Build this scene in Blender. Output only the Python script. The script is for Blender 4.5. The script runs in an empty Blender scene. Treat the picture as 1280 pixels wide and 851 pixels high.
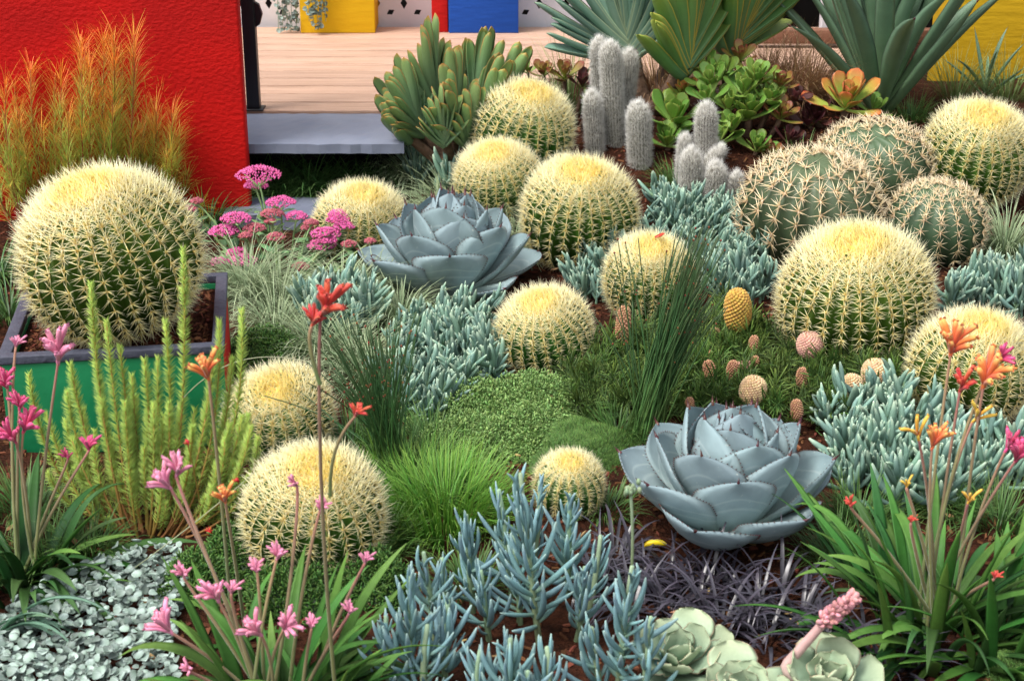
import bpy, math, random
import numpy as np
from mathutils import Matrix, Vector

# ------------------------------------------------------------------ camera, sky, sun, exposure
CAMH, PITCH, FPX, W0, H0 = 1.58, math.radians(21.2), 2000.0, 1280.0, 851.0
scene = bpy.context.scene
cam_data = bpy.data.cameras.new('camera')
cam = bpy.data.objects.new('camera', cam_data)
scene.collection.objects.link(cam)
cam.location = (0, 0, CAMH)
cam.rotation_euler = (math.pi / 2 - PITCH, 0, 0)
cam_data.sensor_width = 36.0
cam_data.lens = FPX / W0 * 36.0
cam_data.clip_start, cam_data.clip_end = 0.05, 500
cam_data.dof.use_dof = True
cam_data.dof.focus_distance = 4.3
cam_data.dof.aperture_fstop = 8.5
scene.camera = cam

SUN_EL, SUN_AZ = math.radians(62), math.radians(-125)       # azimuth from +Y towards +X
world = bpy.data.worlds.new('World'); scene.world = world; world.use_nodes = True
wn, wl = world.node_tree.nodes, world.node_tree.links
bg = wn['Background']
sky = wn.new('ShaderNodeTexSky'); sky.sky_type = 'NISHITA'; sky.sun_disc = False
sky.sun_elevation = SUN_EL; sky.sun_rotation = SUN_AZ
sky.air_density = 1.0; sky.dust_density = 4.0; sky.ozone_density = 1.0
hs = wn.new('ShaderNodeHueSaturation'); hs.inputs['Saturation'].default_value = 0.22
wl.new(sky.outputs[0], hs.inputs['Color']); wl.new(hs.outputs[0], bg.inputs['Color'])
bg.inputs['Strength'].default_value = 0.138
sun_d = bpy.data.lights.new('sun', 'SUN'); sun_d.energy = 1.4; sun_d.angle = math.radians(20); sun_d.color = (1.0, 0.95, 0.87)
sun = bpy.data.objects.new('sun', sun_d); scene.collection.objects.link(sun)
sd = Vector((math.sin(SUN_AZ) * math.cos(SUN_EL), math.cos(SUN_AZ) * math.cos(SUN_EL), math.sin(SUN_EL)))
sun.rotation_euler = sd.to_track_quat('Z', 'Y').to_euler()
sun.location = (0, 4, 6)
scene.render.engine = 'CYCLES'
vs = scene.view_settings
vs.view_transform = 'Standard'; vs.look = 'None'; vs.gamma = 1.0; vs.exposure = 1.08; vs.use_curve_mapping = False

# ------------------------------------------------------------------ helpers
rng = np.random.default_rng(7)
random.seed(7)
COL = scene.collection
GA = math.pi * (3 - math.sqrt(5))
V3 = lambda *a: np.array(a, float)

def sstep(a, b, x):
    t = np.clip((x - a) / (b - a), 0, 1); return t * t * (3 - 2 * t)

def ground_z(x, y):
    return (0.23 * sstep(4.75, 5.7, y) * sstep(-0.5, 0.05, x)
            + 0.012 * np.sin(x * 5.1 + 1.3) * np.sin(y * 4.3) + 0.006 * np.sin(x * 13 + y * 9))

def ray(px, py):
    x = (px - W0 / 2) / FPX; u = (H0 / 2 - py) / FPX
    return V3(x, math.cos(PITCH) + u * math.sin(PITCH), -math.sin(PITCH) + u * math.cos(PITCH))

def at(px, py, z=None, dz=0.0):
    """the point of the ground (or of the level z) that a picture position looks at"""
    d = ray(px, py); g = 0.0 if z is None else z
    for _ in range(1 if z is not None else 12):
        k = (g + dz - CAMH) / d[2]; p = V3(0, 0, CAMH) + k * d
        if z is None: g = g * 0.3 + 0.7 * float(ground_z(p[0], p[1]))
    return p

def at_y(px, py, Y):
    d = ray(px, py); return V3(0, 0, CAMH) + d * (Y / d[1])

def px_m(p):
    """metres per picture pixel at a point"""
    return (p[1] * math.cos(PITCH) - (p[2] - CAMH) * math.sin(PITCH)) / FPX

def norm(v):
    v = np.asarray(v, float); return v / np.maximum(np.linalg.norm(v, axis=-1, keepdims=True), 1e-9)

def frames(P, Y, Zh, sx=1, sy=1, sz=1):
    """N matrices: local y along Y, local z near Zh"""
    P = np.atleast_2d(np.asarray(P, float)); n = len(P)
    Y = norm(np.broadcast_to(np.atleast_2d(Y), (n, 3))); Zh = np.broadcast_to(np.atleast_2d(Zh), (n, 3)).astype(float)
    X = np.cross(Y, Zh); bad = np.linalg.norm(X, axis=1) < 1e-5
    if bad.any(): X = np.where(bad[:, None], np.cross(Y, V3(0.3, 0.9, 0.2)), X)
    X = norm(X); Z = np.cross(X, Y)
    M = np.zeros((n, 4, 4)); M[:, 3, 3] = 1
    M[:, :3, 0] = X * np.reshape(sx, (-1, 1)); M[:, :3, 1] = Y * np.reshape(sy, (-1, 1)); M[:, :3, 2] = Z * np.reshape(sz, (-1, 1))
    M[:, :3, 3] = P
    return M

class Proto:
    """vertices, faces (quads or tris), t along the piece, e across it"""
    def __init__(s, v, f, t=None, e=None):
        s.v = np.asarray(v, float); s.f = np.asarray(f, int)
        s.t = np.zeros(len(s.v)) if t is None else np.asarray(t, float)
        s.e = np.zeros(len(s.v)) if e is None else np.asarray(e, float)
    def mesh(s, name, mat):
        b = MB(); b.add(s); return b.mesh(name, mat)

class MB:
    def __init__(s): s.V, s.F, s.A, s.n = [], [], {'t': [], 'e': [], 'r': [], 'c': []}, 0
    def add(s, pr, M=None, r=None, c=0.0):
        if M is None: M = np.eye(4)[None]
        M = np.asarray(M, float)
        if M.ndim == 2: M = M[None]
        N, k = len(M), len(pr.v)
        if N == 0: return s
        vv = np.einsum('nij,kj->nki', M[:, :3, :3], pr.v) + M[:, None, :3, 3]
        s.V.append(vv.reshape(-1, 3))
        ff = pr.f[None] + (np.arange(N) * k)[:, None, None] + s.n
        s.F.append(ff.reshape(-1, pr.f.shape[1])); s.n += N * k
        r = rng.random(N) if r is None else np.broadcast_to(np.asarray(r, float), (N,))
        c = np.broadcast_to(np.asarray(c, float), (N,))
        s.A['t'].append(np.tile(pr.t, N)); s.A['e'].append(np.tile(pr.e, N))
        s.A['r'].append(np.repeat(r, k)); s.A['c'].append(np.repeat(c, k))
        return s
    def mesh(s, name, mat, off=None, smooth=True):
        me = bpy.data.meshes.new(name)
        V = np.concatenate(s.V)
        if off is not None: V = V - np.asarray(off, float)
        nl = sum(f.size for f in s.F); nf = sum(len(f) for f in s.F)
        me.vertices.add(len(V)); me.vertices.foreach_set('co', V.astype(np.float32).ravel())
        me.loops.add(nl); me.loops.foreach_set('vertex_index', np.concatenate([f.ravel() for f in s.F]).astype(np.int32))
        tot = np.concatenate([np.full(len(f), f.shape[1]) for f in s.F]).astype(np.int32)
        me.polygons.add(nf); me.polygons.foreach_set('loop_start', (np.cumsum(tot) - tot).astype(np.int32))
        me.polygons.foreach_set('loop_total', tot)
        me.polygons.foreach_set('use_smooth', np.full(nf, smooth))
        for k, a in s.A.items():
            at_ = me.attributes.new(k, 'FLOAT', 'POINT'); at_.data.foreach_set('value', np.concatenate(a).astype(np.float32))
        me.update(calc_edges=True); me.materials.append(mat)
        return me
    def obj(s, name, mat, parent=None, loc=None, smooth=True, kind=None):
        """one mesh object; geometry is given in world space"""
        off = V3(*parent.location) if parent is not None else (V3(*loc) if loc is not None else V3(0, 0, 0))
        o = bpy.data.objects.new(name, s.mesh(name, mat, off, smooth)); COL.objects.link(o)
        if parent is not None: o.parent = parent
        else: o.location = off
        if kind: o['kind'] = kind
        return o

def put(name, mesh, parent, M):
    """a shared mesh as one object; M is in world axes, the parent has only a location"""
    o = bpy.data.objects.new(name, mesh); COL.objects.link(o); o.parent = parent
    M = Matrix([list(map(float, row)) for row in M]); M.translation = M.translation - parent.location
    o.matrix_basis = M
    return o

def sub(name, mesh, parent):
    o = bpy.data.objects.new(name, mesh); COL.objects.link(o); o.parent = parent; return o

def thing(name, label, cat, loc, group=None):
    o = bpy.data.objects.new(name, None); COL.objects.link(o)
    o.location = tuple(map(float, loc)); o.empty_display_size = 0.05
    return tag(o, label, cat, group)

def tag(o, label, cat, group=None, kind=None):
    o['label'] = label; o['category'] = cat
    if group: o['group'] = group
    if kind: o['kind'] = kind
    return o

# ---- protos
def box_p(sx, sy, sz, bev=0.0, cx=0, cy=0, cz=0):
    if bev <= 0:
        v = [(x * sx / 2, y * sy / 2, z * sz / 2) for z in (-1, 1) for y in (-1, 1) for x in (-1, 1)]
        f = [(0, 2, 3, 1), (4, 5, 7, 6), (0, 1, 5, 4), (2, 6, 7, 3), (0, 4, 6, 2), (1, 3, 7, 5)]
        v = np.array(v, float)
    else:
        import bmesh
        bm = bmesh.new(); bmesh.ops.create_cube(bm, size=1.0)
        for q in bm.verts: q.co = Vector((q.co.x * sx, q.co.y * sy, q.co.z * sz))
        bmesh.ops.bevel(bm, geom=bm.edges[:], offset=bev, segments=2, profile=0.6, affect='EDGES')
        bmesh.ops.triangulate(bm, faces=bm.faces[:])
        v = np.array([q.co[:] for q in bm.verts]); f = [[q.index for q in fc.verts] for fc in bm.faces]; bm.free()
    return Proto(v + V3(cx, cy, cz), f)

def cone_p(n=3):
    a = np.arange(n) * 2 * math.pi / n
    v = np.concatenate([np.stack([np.cos(a), 0 * a, np.sin(a)], 1), [[0, 1, 0]]])
    return Proto(v, [(i, n, (i + 1) % n) for i in range(n)], [0] * n + [1])
CONE = cone_p(3); CONE4 = cone_p(5)

def tube_p(pts, rad, n=6, cap=True):
    pts = np.asarray(pts, float); K = len(pts); rad = np.broadcast_to(rad, (K,))
    T = norm(np.gradient(pts, axis=0)); ref = V3(0.31, 0.2, 0.93)
    if abs(np.dot(T[0], ref)) > 0.9: ref = V3(1, 0, 0.1)
    v, t = [], []
    a = np.arange(n) * 2 * math.pi / n; X = norm(np.cross(T[0], ref))
    for i in range(K):
        X = norm(X - T[i] * np.dot(X, T[i])); Yv = np.cross(T[i], X)
        v.append(pts[i] + rad[i] * (np.cos(a)[:, None] * X + np.sin(a)[:, None] * Yv)); t += [i / (K - 1)] * n
    f = [(i * n + j, i * n + (j + 1) % n, (i + 1) * n + (j + 1) % n, (i + 1) * n + j) for i in range(K - 1) for j in range(n)]
    v = np.concatenate(v)
    if cap:
        v = np.concatenate([v, pts[-1:] + T[-1:] * rad[-1] * 0.6]); t.append(1.0); tip = len(v) - 1
        f += [((K - 1) * n + j, (K - 1) * n + (j + 1) % n, tip, tip) for j in range(n)]
        f = [q for q in f]
        # degenerate quads become thin tris: rebuild as triangles
        tr = []
        for q in f:
            if q[2] == q[3]: tr.append(q[:3])
            else: tr += [(q[0], q[1], q[2]), (q[0], q[2], q[3])]
        f = tr
    return Proto(v, f, t)

def bez(a, b, c, n=8, d=None):
    s = np.linspace(0, 1, n)[:, None]
    a, b, c = map(np.asarray, (a, b, c))
    if d is None: return (1 - s) ** 2 * a + 2 * s * (1 - s) * b + s * s * c
    d = np.asarray(d); return (1 - s) ** 3 * a + 3 * s * (1 - s) ** 2 * b + 3 * s * s * (1 - s) * c + s ** 3 * d

def leaf_p(L, W, T, prof, nl=10, nw=4, bend=0.0, cup=0.0, wave=0.0, fold=0.0, twist=0.0, bpow=1.0, tprof=None, keel=1.0):
    """closed fleshy leaf along +y, upper side +z; prof = [(t, half width 0..1)]"""
    ts = np.linspace(0, 1, nl + 1); ts = 1 - (1 - ts) ** 1.25
    w = np.interp(ts, [p[0] for p in prof], [p[1] for p in prof])
    th = np.interp(ts, *zip(*(tprof or [(0, 1), (0.5, 0.9), (0.9, 0.45), (1, 0.08)])))
    ang = bend * ts ** bpow
    dt = np.diff(ts, prepend=0)
    cy = np.cumsum(np.cos(ang) * dt) * L; cz = np.cumsum(np.sin(ang) * dt) * L
    xs = np.linspace(-1, 1, nw + 1)
    ring = [(x, 1) for x in xs] + [(x, -1) for x in xs[-2:0:-1]]
    v, t, e = [], [], []
    for i in range(nl + 1):
        ca, sa = math.cos(ang[i]), math.sin(ang[i])
        tw = twist * ts[i]
        for x, sgn in ring:
            X = x * w[i] * W / 2
            Z = cup * W * x * x * w[i] + fold * W * abs(x) * w[i] + sgn * (T / 2) * th[i] * math.sqrt(max(0, 1 - x * x)) * (1 if sgn > 0 else keel)
            if wave: Z += wave * W * abs(x) ** 2 * math.sin(ts[i] * 17 + x * 2.5) * min(1, 2 * ts[i])
            X, Z = X * math.cos(tw) - Z * math.sin(tw), X * math.sin(tw) + Z * math.cos(tw)
            v.append((X, cy[i] - sa * Z, cz[i] + ca * Z)); t.append(ts[i]); e.append(abs(x))
    n = len(ring)
    f = [(i * n + j, i * n + (j + 1) % n, (i + 1) * n + (j + 1) % n, (i + 1) * n + j) for i in range(nl) for j in range(n)]
    return Proto(v, f, t, e)

def blade_p(bend, nseg=5, w=1.0, fold=0.008, pw=1.6):
    """thin grass blade, unit length along +y, bending down towards -z"""
    ts = np.linspace(0, 1, nseg + 1); a = -bend * ts ** pw; dt = np.diff(ts, prepend=0)
    cy = np.cumsum(np.cos(a) * dt); cz = np.cumsum(np.sin(a) * dt)
    v, t = [], []
    for i in range(nseg + 1):
        hw = w * 0.5 * (1 - ts[i] ** 2.2) * (0.65 + 0.7 * ts[i] * (1 - ts[i]) * 2) + 0.02
        for x in (-1, 0, 1): v.append((x * hw, cy[i], cz[i] + fold * abs(x) * hw)); t.append(ts[i])
    f = [(i * 3 + j, i * 3 + j + 1, i * 3 + j + 4, i * 3 + j + 3) for i in range(nseg) for j in (0, 1)]
    return Proto(v, f, t)

def ball_p(n=6, m=4):
    v, t = [], []
    for i in range(m + 1):
        ph = math.pi * i / m
        for j in range(n):
            v.append((math.sin(ph) * math.cos(2 * math.pi * j / n), math.sin(ph) * math.sin(2 * math.pi * j / n), -math.cos(ph))); t.append(i / m)
    f = [(i * n + j, i * n + (j + 1) % n, (i + 1) * n + (j + 1) % n, (i + 1) * n + j) for i in range(m) for j in range(n)]
    return Proto(v, f, t)
BALL = ball_p()

# ---- materials
def lin(h):
    h = h.lstrip('#'); c = [int(h[i:i + 2], 16) / 255 for i in (0, 2, 4)]
    return tuple(((x / 12.92) if x <= 0.04045 else ((x + 0.055) / 1.055) ** 2.4) for x in c)

def plant_mat(name, ramp, var=0.35, rough=0.55, transl=0.0, cc=None, edge=None, edge_pos=0.86, edge_tip=None, noise=0.25, nscale=60,
              bump=0.0, bscale=300, spec=0.4, hue=0.03, sheen=0.0, huemid=0.5, coat=0.0, blot=None, imprint=None):
    """ramp: [(pos, rgb)] along the attribute t; cc: colour reached where the attribute c is 1; edge: colour of the margin"""
    m = bpy.data.materials.new(name); m.use_nodes = True
    nt = m.node_tree; N, Lk = nt.nodes, nt.links
    p = N['Principled BSDF']; out = N['Material Output']
    def attr(k):
        a = N.new('ShaderNodeAttribute'); a.attribute_name = k; return a.outputs['Fac']
    def math_(op, a, b, clamp=False):
        q = N.new('ShaderNodeMath'); q.operation = op; q.use_clamp = clamp
        for i, x in enumerate((a, b)):
            if isinstance(x, (int, float)): q.inputs[i].default_value = x
            else: Lk.new(x, q.inputs[i])
        return q.outputs[0]
    def mix(fac, a, b, bt='MIX'):
        q = N.new('ShaderNodeMix'); q.data_type = 'RGBA'; q.blend_type = bt
        for i, x in ((0, fac), (6, a), (7, b)):
            if isinstance(x, (int, float)): q.inputs[i].default_value = x
            elif isinstance(x, tuple): q.inputs[i].default_value = (*x[:3], 1)
            else: Lk.new(x, q.inputs[i])
        return q.outputs[2]
    cr = N.new('ShaderNodeValToRGB'); el = cr.color_ramp.elements
    while len(el) < len(ramp): el.new(0.5)
    for e_, (pos, c) in zip(el, ramp): e_.position = pos; e_.color = (*c, 1)
    Lk.new(attr('t'), cr.inputs[0]); col = cr.outputs[0]
    if cc is not None: col = mix(attr('c'), col, cc)
    if edge is not None:
        fac = math_('MULTIPLY', math_('SUBTRACT', attr('e'), edge_pos), 1 / (1 - edge_pos), True)
        if edge_tip is not None: fac = math_('MULTIPLY', fac, math_('MULTIPLY', math_('SUBTRACT', attr('t'), edge_tip), 3.0, True), True)
        col = mix(fac, col, edge)
    tc = N.new('ShaderNodeTexCoord'); nz = N.new('ShaderNodeTexNoise'); nz.inputs['Scale'].default_value = nscale; nz.inputs['Detail'].default_value = 3
    Lk.new(tc.outputs['Object'], nz.inputs['Vector'])
    oi = N.new('ShaderNodeObjectInfo')
    rr = math_('FRACT', math_('ADD', attr('r'), oi.outputs['Random']), 0.0)
    val = math_('ADD', math_('MULTIPLY', math_('SUBTRACT', rr, 0.5), var), 1.0)
    val = math_('MULTIPLY', val, math_('ADD', math_('MULTIPLY', math_('SUBTRACT', nz.outputs['Fac'], 0.5), noise * 2), 1.0))
    hv = N.new('ShaderNodeHueSaturation'); Lk.new(col, hv.inputs['Color']); Lk.new(val, hv.inputs['Value'])
    r2 = math_('FRACT', math_('MULTIPLY', rr, 7.31), 0.0)
    Lk.new(math_('ADD', math_('MULTIPLY', math_('SUBTRACT', r2, 0.5), hue * 2), huemid), hv.inputs['Hue'])
    col = hv.outputs[0]
    if blot:                                             # dry spots and scars with a shape of their own
        n2 = N.new('ShaderNodeTexNoise'); n2.inputs['Scale'].default_value = blot[1]; n2.inputs['Detail'].default_value = 5
        Lk.new(tc.outputs['Object'], n2.inputs['Vector'])
        col = mix(math_('MULTIPLY', math_('SUBTRACT', n2.outputs['Fac'], blot[2]), 9.0, True), col, blot[0])
    if imprint:                                          # the outline a neighbouring leaf pressed into this one
        q = math_('ADD', attr('t'), math_('MULTIPLY', math_('POWER', attr('e'), 2.0), 0.42))
        w1 = math_('SUBTRACT', 1.0, math_('MULTIPLY', math_('ABSOLUTE', math_('SUBTRACT', q, 0.66), 0.0), 30.0), True)
        w2 = math_('SUBTRACT', 1.0, math_('MULTIPLY', math_('ABSOLUTE', math_('SUBTRACT', q, 0.80), 0.0), 45.0), True)
        col = mix(math_('MULTIPLY', math_('ADD', w1, w2), 0.33, True), col, imprint)
    Lk.new(col, p.inputs['Base Color'])
    p.inputs['Roughness'].default_value = rough; p.inputs['Specular IOR Level'].default_value = spec
    if sheen: p.inputs['Sheen Weight'].default_value = sheen; p.inputs['Sheen Roughness'].default_value = 0.4
    if coat: p.inputs['Coat Weight'].default_value = coat
    if bump:
        b = N.new('ShaderNodeBump'); b.inputs['Strength'].default_value = bump; b.inputs['Distance'].default_value = 0.002
        n3 = N.new('ShaderNodeTexNoise'); n3.inputs['Scale'].default_value = bscale; Lk.new(tc.outputs['Object'], n3.inputs['Vector'])
        Lk.new(n3.outputs['Fac'], b.inputs['Height']); Lk.new(b.outputs[0], p.inputs['Normal'])
    if transl:
        tr = N.new('ShaderNodeBsdfTranslucent'); Lk.new(col, tr.inputs['Color'])
        ms = N.new('ShaderNodeMixShader'); ms.inputs[0].default_value = transl
        Lk.new(p.outputs[0], ms.inputs[1]); Lk.new(tr.outputs[0], ms.inputs[2]); Lk.new(ms.outputs[0], out.inputs['Surface'])
    return m

def solid_mat(name, c1, c2, scale=6, rough=0.7, bump=0.0, bscale=40, spec=0.4, detail=6, stretch=(1, 1, 1), var=0.0, blot=None, bdist=0.01):
    m = plant_mat(name, [(0, c1), (1, c1)], var=var, rough=rough, noise=0.0, hue=0.0, spec=spec)
    N, Lk = m.node_tree.nodes, m.node_tree.links; p = N['Principled BSDF']
    tc = N.new('ShaderNodeTexCoord'); mp = N.new('ShaderNodeMapping'); mp.inputs['Scale'].default_value = stretch
    Lk.new(tc.outputs['Object'], mp.inputs['Vector'])
    nz = N.new('ShaderNodeTexNoise'); nz.inputs['Scale'].default_value = scale; nz.inputs['Detail'].default_value = detail
    Lk.new(mp.outputs[0], nz.inputs['Vector'])
    r = [n for n in N if n.bl_idname == 'ShaderNodeValToRGB'][0]
    for l in list(r.inputs[0].links): Lk.remove(l)
    mr = N.new('ShaderNodeMapRange'); mr.inputs[1].default_value = 0.3; mr.inputs[2].default_value = 0.7
    Lk.new(nz.outputs['Fac'], mr.inputs[0]); Lk.new(mr.outputs[0], r.inputs[0])
    r.color_ramp.elements[0].color = (*c1, 1); r.color_ramp.elements[1].color = (*c2, 1)
    if bump:
        b = N.new('ShaderNodeBump'); b.inputs['Strength'].default_value = bump; b.inputs['Distance'].default_value = bdist
        n3 = N.new('ShaderNodeTexNoise'); n3.inputs['Scale'].default_value = bscale; n3.inputs['Detail'].default_value = 5
        Lk.new(mp.outputs[0], n3.inputs['Vector']); Lk.new(n3.outputs['Fac'], b.inputs['Height']); Lk.new(b.outputs[0], p.inputs['Normal'])
    return m

def poly_pts(poly, n, dz=0.0):
    """n random ground points inside a picture-space outline carried down to the ground"""
    G = np.array([at(x, y, dz=dz)[:2] for x, y in poly]); lo, hi = G.min(0), G.max(0); out = []
    while len(out) < n:
        q = lo + rng.random(2) * (hi - lo); ins = False; j = len(G) - 1
        for i in range(len(G)):
            if (G[i, 1] > q[1]) != (G[j, 1] > q[1]) and q[0] < (G[j, 0] - G[i, 0]) * (q[1] - G[i, 1]) / (G[j, 1] - G[i, 1]) + G[i, 0]: ins = not ins
            j = i
        if ins: out.append((q[0], q[1], float(ground_z(q[0], q[1]))))
    return np.array(out)
# ------------------------------------------------------------------ the setting
M_mulch = solid_mat('mulch', lin('#4a2a1c'), lin('#24130c'), 40, 0.95, 1.0, 120, 0.1, blot=None, bdist=0.02)
M_chip = plant_mat('bark_chip', [(0, lin('#5c3828')), (1, lin('#4c2c20'))], var=1.3, rough=0.9, noise=0.3, hue=0.02, spec=0.1)
nx, ny = 130, 130
gx = np.concatenate([np.linspace(-60, -2.6, 10), np.linspace(-2.5, 2.9, nx), np.linspace(3, 60, 10)])
gy = np.concatenate([np.linspace(-30, 1.2, 8), np.linspace(1.3, 6.4, ny), np.linspace(6.5, 90, 12)])
X, Y = np.meshgrid(gx, gy); Z = np.where((Y < 6.4) & (abs(X) < 3), ground_z(X, Y), ground_z(np.clip(X, -3, 3), np.clip(Y, 1, 6.4)) * np.exp(-np.maximum(0, abs(X) - 3)))
Z = np.where(Y > 6.4, -0.02, Z)
mx, my = len(gx), len(gy)
gf = [(j * mx + i, j * mx + i + 1, (j + 1) * mx + i + 1, (j + 1) * mx + i) for j in range(my - 1) for i in range(mx - 1)]
g = MB().add(Proto(np.stack([X, Y, Z], -1).reshape(-1, 3), gf)).obj('ground', M_mulch); g['kind'] = 'structure'
# bark chips lying on the bed
n = 17000
P = np.stack([rng.uniform(-1.7, 2.2, n), rng.uniform(1.9, 5.9, n) , np.zeros(n)], 1)
P = P[(abs(P[:, 0]) < P[:, 1] * 0.36 + 0.15)]; P[:, 2] = ground_z(P[:, 0], P[:, 1]) + 0.003
n = len(P); d = norm(rng.normal(size=(n, 3)) * V3(1, 1, 0.25)); u = norm(rng.normal(size=(n, 3)) * 0.35 + V3(0, 0, 1))
CHIP = Proto([(-.5, -.5, -.5), (.4, -.42, -.5), (.5, .5, -.4), (-.3, .42, -.5), (-.35, -.5, .4), (.5, -.3, .5), (.3, .5, .5), (-.5, .25, .3)], [(0, 3, 2, 1), (4, 5, 6, 7), (0, 1, 5, 4), (1, 2, 6, 5), (2, 3, 7, 6), (3, 0, 4, 7)])
chips = MB().add(CHIP, frames(P, d, u, rng.uniform(.003, .011, n), rng.uniform(.006, .028, n) , rng.uniform(.002, .006, n)))
o = chips.obj('bark_mulch', M_chip, smooth=False); o['kind'] = 'stuff'; o['label'] = 'reddish brown bark chips covering the garden bed'; o['category'] = 'mulch'

# ---- red rendered wall
def wall_mat(name, c1, c2, bump, scale=14, stretch=(0.5, 1, 1.6)):
    return solid_mat(name, c1, c2, 3, 0.75, bump, scale, 0.25, stretch=stretch, bdist=0.012)
M_red = wall_mat('red_render', lin('#c60a04'), lin('#a80604'), 0.38, 70, (0.8, 1, 1.2))
YW = 5.19
xr = at_y(309, 200, YW)[0]
def grid_wall(name, mat, x0, x1, y0, y1, z0, z1, label, cat, amp=0.002):
    b = MB().add(box_p(x1 - x0, y1 - y0, z1 - z0, 0.008, (x0 + x1) / 2, (y0 + y1) / 2, (z0 + z1) / 2))
    return tag(b.obj(name, mat, loc=((x0 + x1) / 2, y0, z0)), label, cat)
grid_wall('red_wall', M_red, -3.2, xr, YW, YW + 0.055, -0.05, 1.9, 'red rough rendered garden wall behind the orange feathery shrub', 'wall')

# ---- deck
DZ, Y0, Y1 = 0.26, 5.70, 7.42
M_wood = solid_mat('deck_timber', lin('#bd9c88'), lin('#a2826e'), 7, 0.6, 0.35, 30, 0.35, stretch=(0.6, 9, 9), var=0.22)
deck = MB().add(box_p(3.0, Y1 - Y0 - 0.04, 0.12, 0, -0.15, (Y0 + Y1) / 2 + 0.03, DZ - 0.10)).obj('deck', solid_mat('joist_dark', lin('#2a1c16'), lin('#18100c'), 8), loc=(0, Y0, 0))
deck['kind'] = 'structure'
bw = 0.142; nb = int((Y1 - Y0) / bw)
for i in range(nb):
    y = Y0 + (i + 0.5) * bw
    xe = -0.12 if y < 6.25 else 1.45
    b = MB().add(box_p(xe + 1.75, bw - 0.013, 0.032, 0.004, (xe - 1.75) / 2, y, DZ - 0.016 + rng.uniform(-.001, .001)), r=rng.random())
    b.obj('deck_board', M_wood, parent=deck)
M_black = solid_mat('black_steel', lin('#10121a'), lin('#0b0c12'), 5, 0.4)
p0 = at_y(318, 139, Y0 + 0.03)
t = thing('steel_post', 'black square steel post standing on the deck edge beside the red wall', 'post', (p0[0], Y0 + 0.03, DZ))
MB().add(box_p(0.046, 0.046, 1.5, 0.003, p0[0], Y0 + 0.03, DZ + 0.75)).obj('shaft', M_black, t)
MB().add(box_p(0.075, 0.075, 0.006, 0.002, p0[0], Y0 + 0.03, DZ + 0.003)).obj('base_plate', M_black, t)
q = at_y(322, 18, Y0 + 0.03)
oc = np.array([[math.cos(a) * 0.035, 0, math.sin(a) * 0.05] for a in np.linspace(0, 2 * math.pi, 9)[:-1]])
MB().add(Proto(np.concatenate([oc + V3(0, -.012, 0), oc + V3(0, .012, 0)]) + V3(p0[0] + 0.014, Y0 + 0.03, q[2]),
    [(i, (i + 1) % 8, (i + 1) % 8 + 8, i + 8) for i in range(8)] + [(0, 3, 2, 1), (0, 7, 4, 3), (7, 6, 5, 4), (8, 9, 10, 11), (8, 11, 12, 15), (12, 13, 14, 15)])).obj('bracket', M_black, t, smooth=False)

# ---- slate slabs
M_slate = solid_mat('slate', lin('#747a8a'), lin('#62687a'), 5, 0.55, 0.5, 18, 0.45, bdist=0.006)
def slab(name, x0, x1, y0, y1, ztop, th, label):
    nxs, nys = 24, 10
    xs, ys = np.linspace(x0, x1, nxs), np.linspace(y0, y1, nys); v = []
    for j, yy in enumerate(ys):
        for i, xx in enumerate(xs):
            edge = 0.004 if i in (0, nxs - 1) or j in (0, nys - 1) else 0
            v.append((xx + rng.normal() * .002, yy + (rng.normal() * .003 if j in (0, nys - 1) else 0), ztop - edge + rng.normal() * 0.0009))
    k = len(v)
    v += [(a, b, ztop - th) for a, b, c in v]
    f = [(j * nxs + i, j * nxs + i + 1, (j + 1) * nxs + i + 1, (j + 1) * nxs + i) for j in range(nys - 1) for i in range(nxs - 1)]
    f += [tuple(k + q for q in reversed(ff)) for ff in f]
    per = [i for i in range(nxs)] + [j * nxs + nxs - 1 for j in range(1, nys)] + [(nys - 1) * nxs + i for i in range(nxs - 2, -1, -1)] + [j * nxs for j in range(nys - 2, 0, -1)]
    f += [(per[i], per[i] + k, per[(i + 1) % len(per)] + k, per[(i + 1) % len(per)]) for i in range(len(per))]
    return tag(MB().add(Proto(v, f)).obj(name, M_slate, loc=(x0, y0, ztop - th), smooth=False), label, 'slate slab')
s0 = at(311, 178, DZ - 0.006); s1 = at(311, 141, DZ - 0.006)
slab('slate_step', xr - 0.30, -0.365, YW + 0.06, Y0 - 0.004, DZ - 0.006, 0.036, 'wide blue grey slate step at the front edge of the timber deck')
tag(MB().add(box_p(1.2, 0.05, DZ - 0.044, 0, -0.97, Y0 - 0.03, (DZ - 0.044) / 2)).obj('step_void_board', M_black, loc=(-0.95, Y0 - 0.03, 0)), 'black riser board added for the dark void under the slate step', 'riser')  # black board painted in for the shaded void beneath the step
a0 = at(276, 268, 0.05)
slab('slate_paver', at(277, 268, 0.05)[0], at(420, 268, 0.05)[0], a0[1], at(280, 245, 0.05)[1], 0.05, 0.06, 'low slate paver behind the pink stonecrop flowers')

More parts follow.
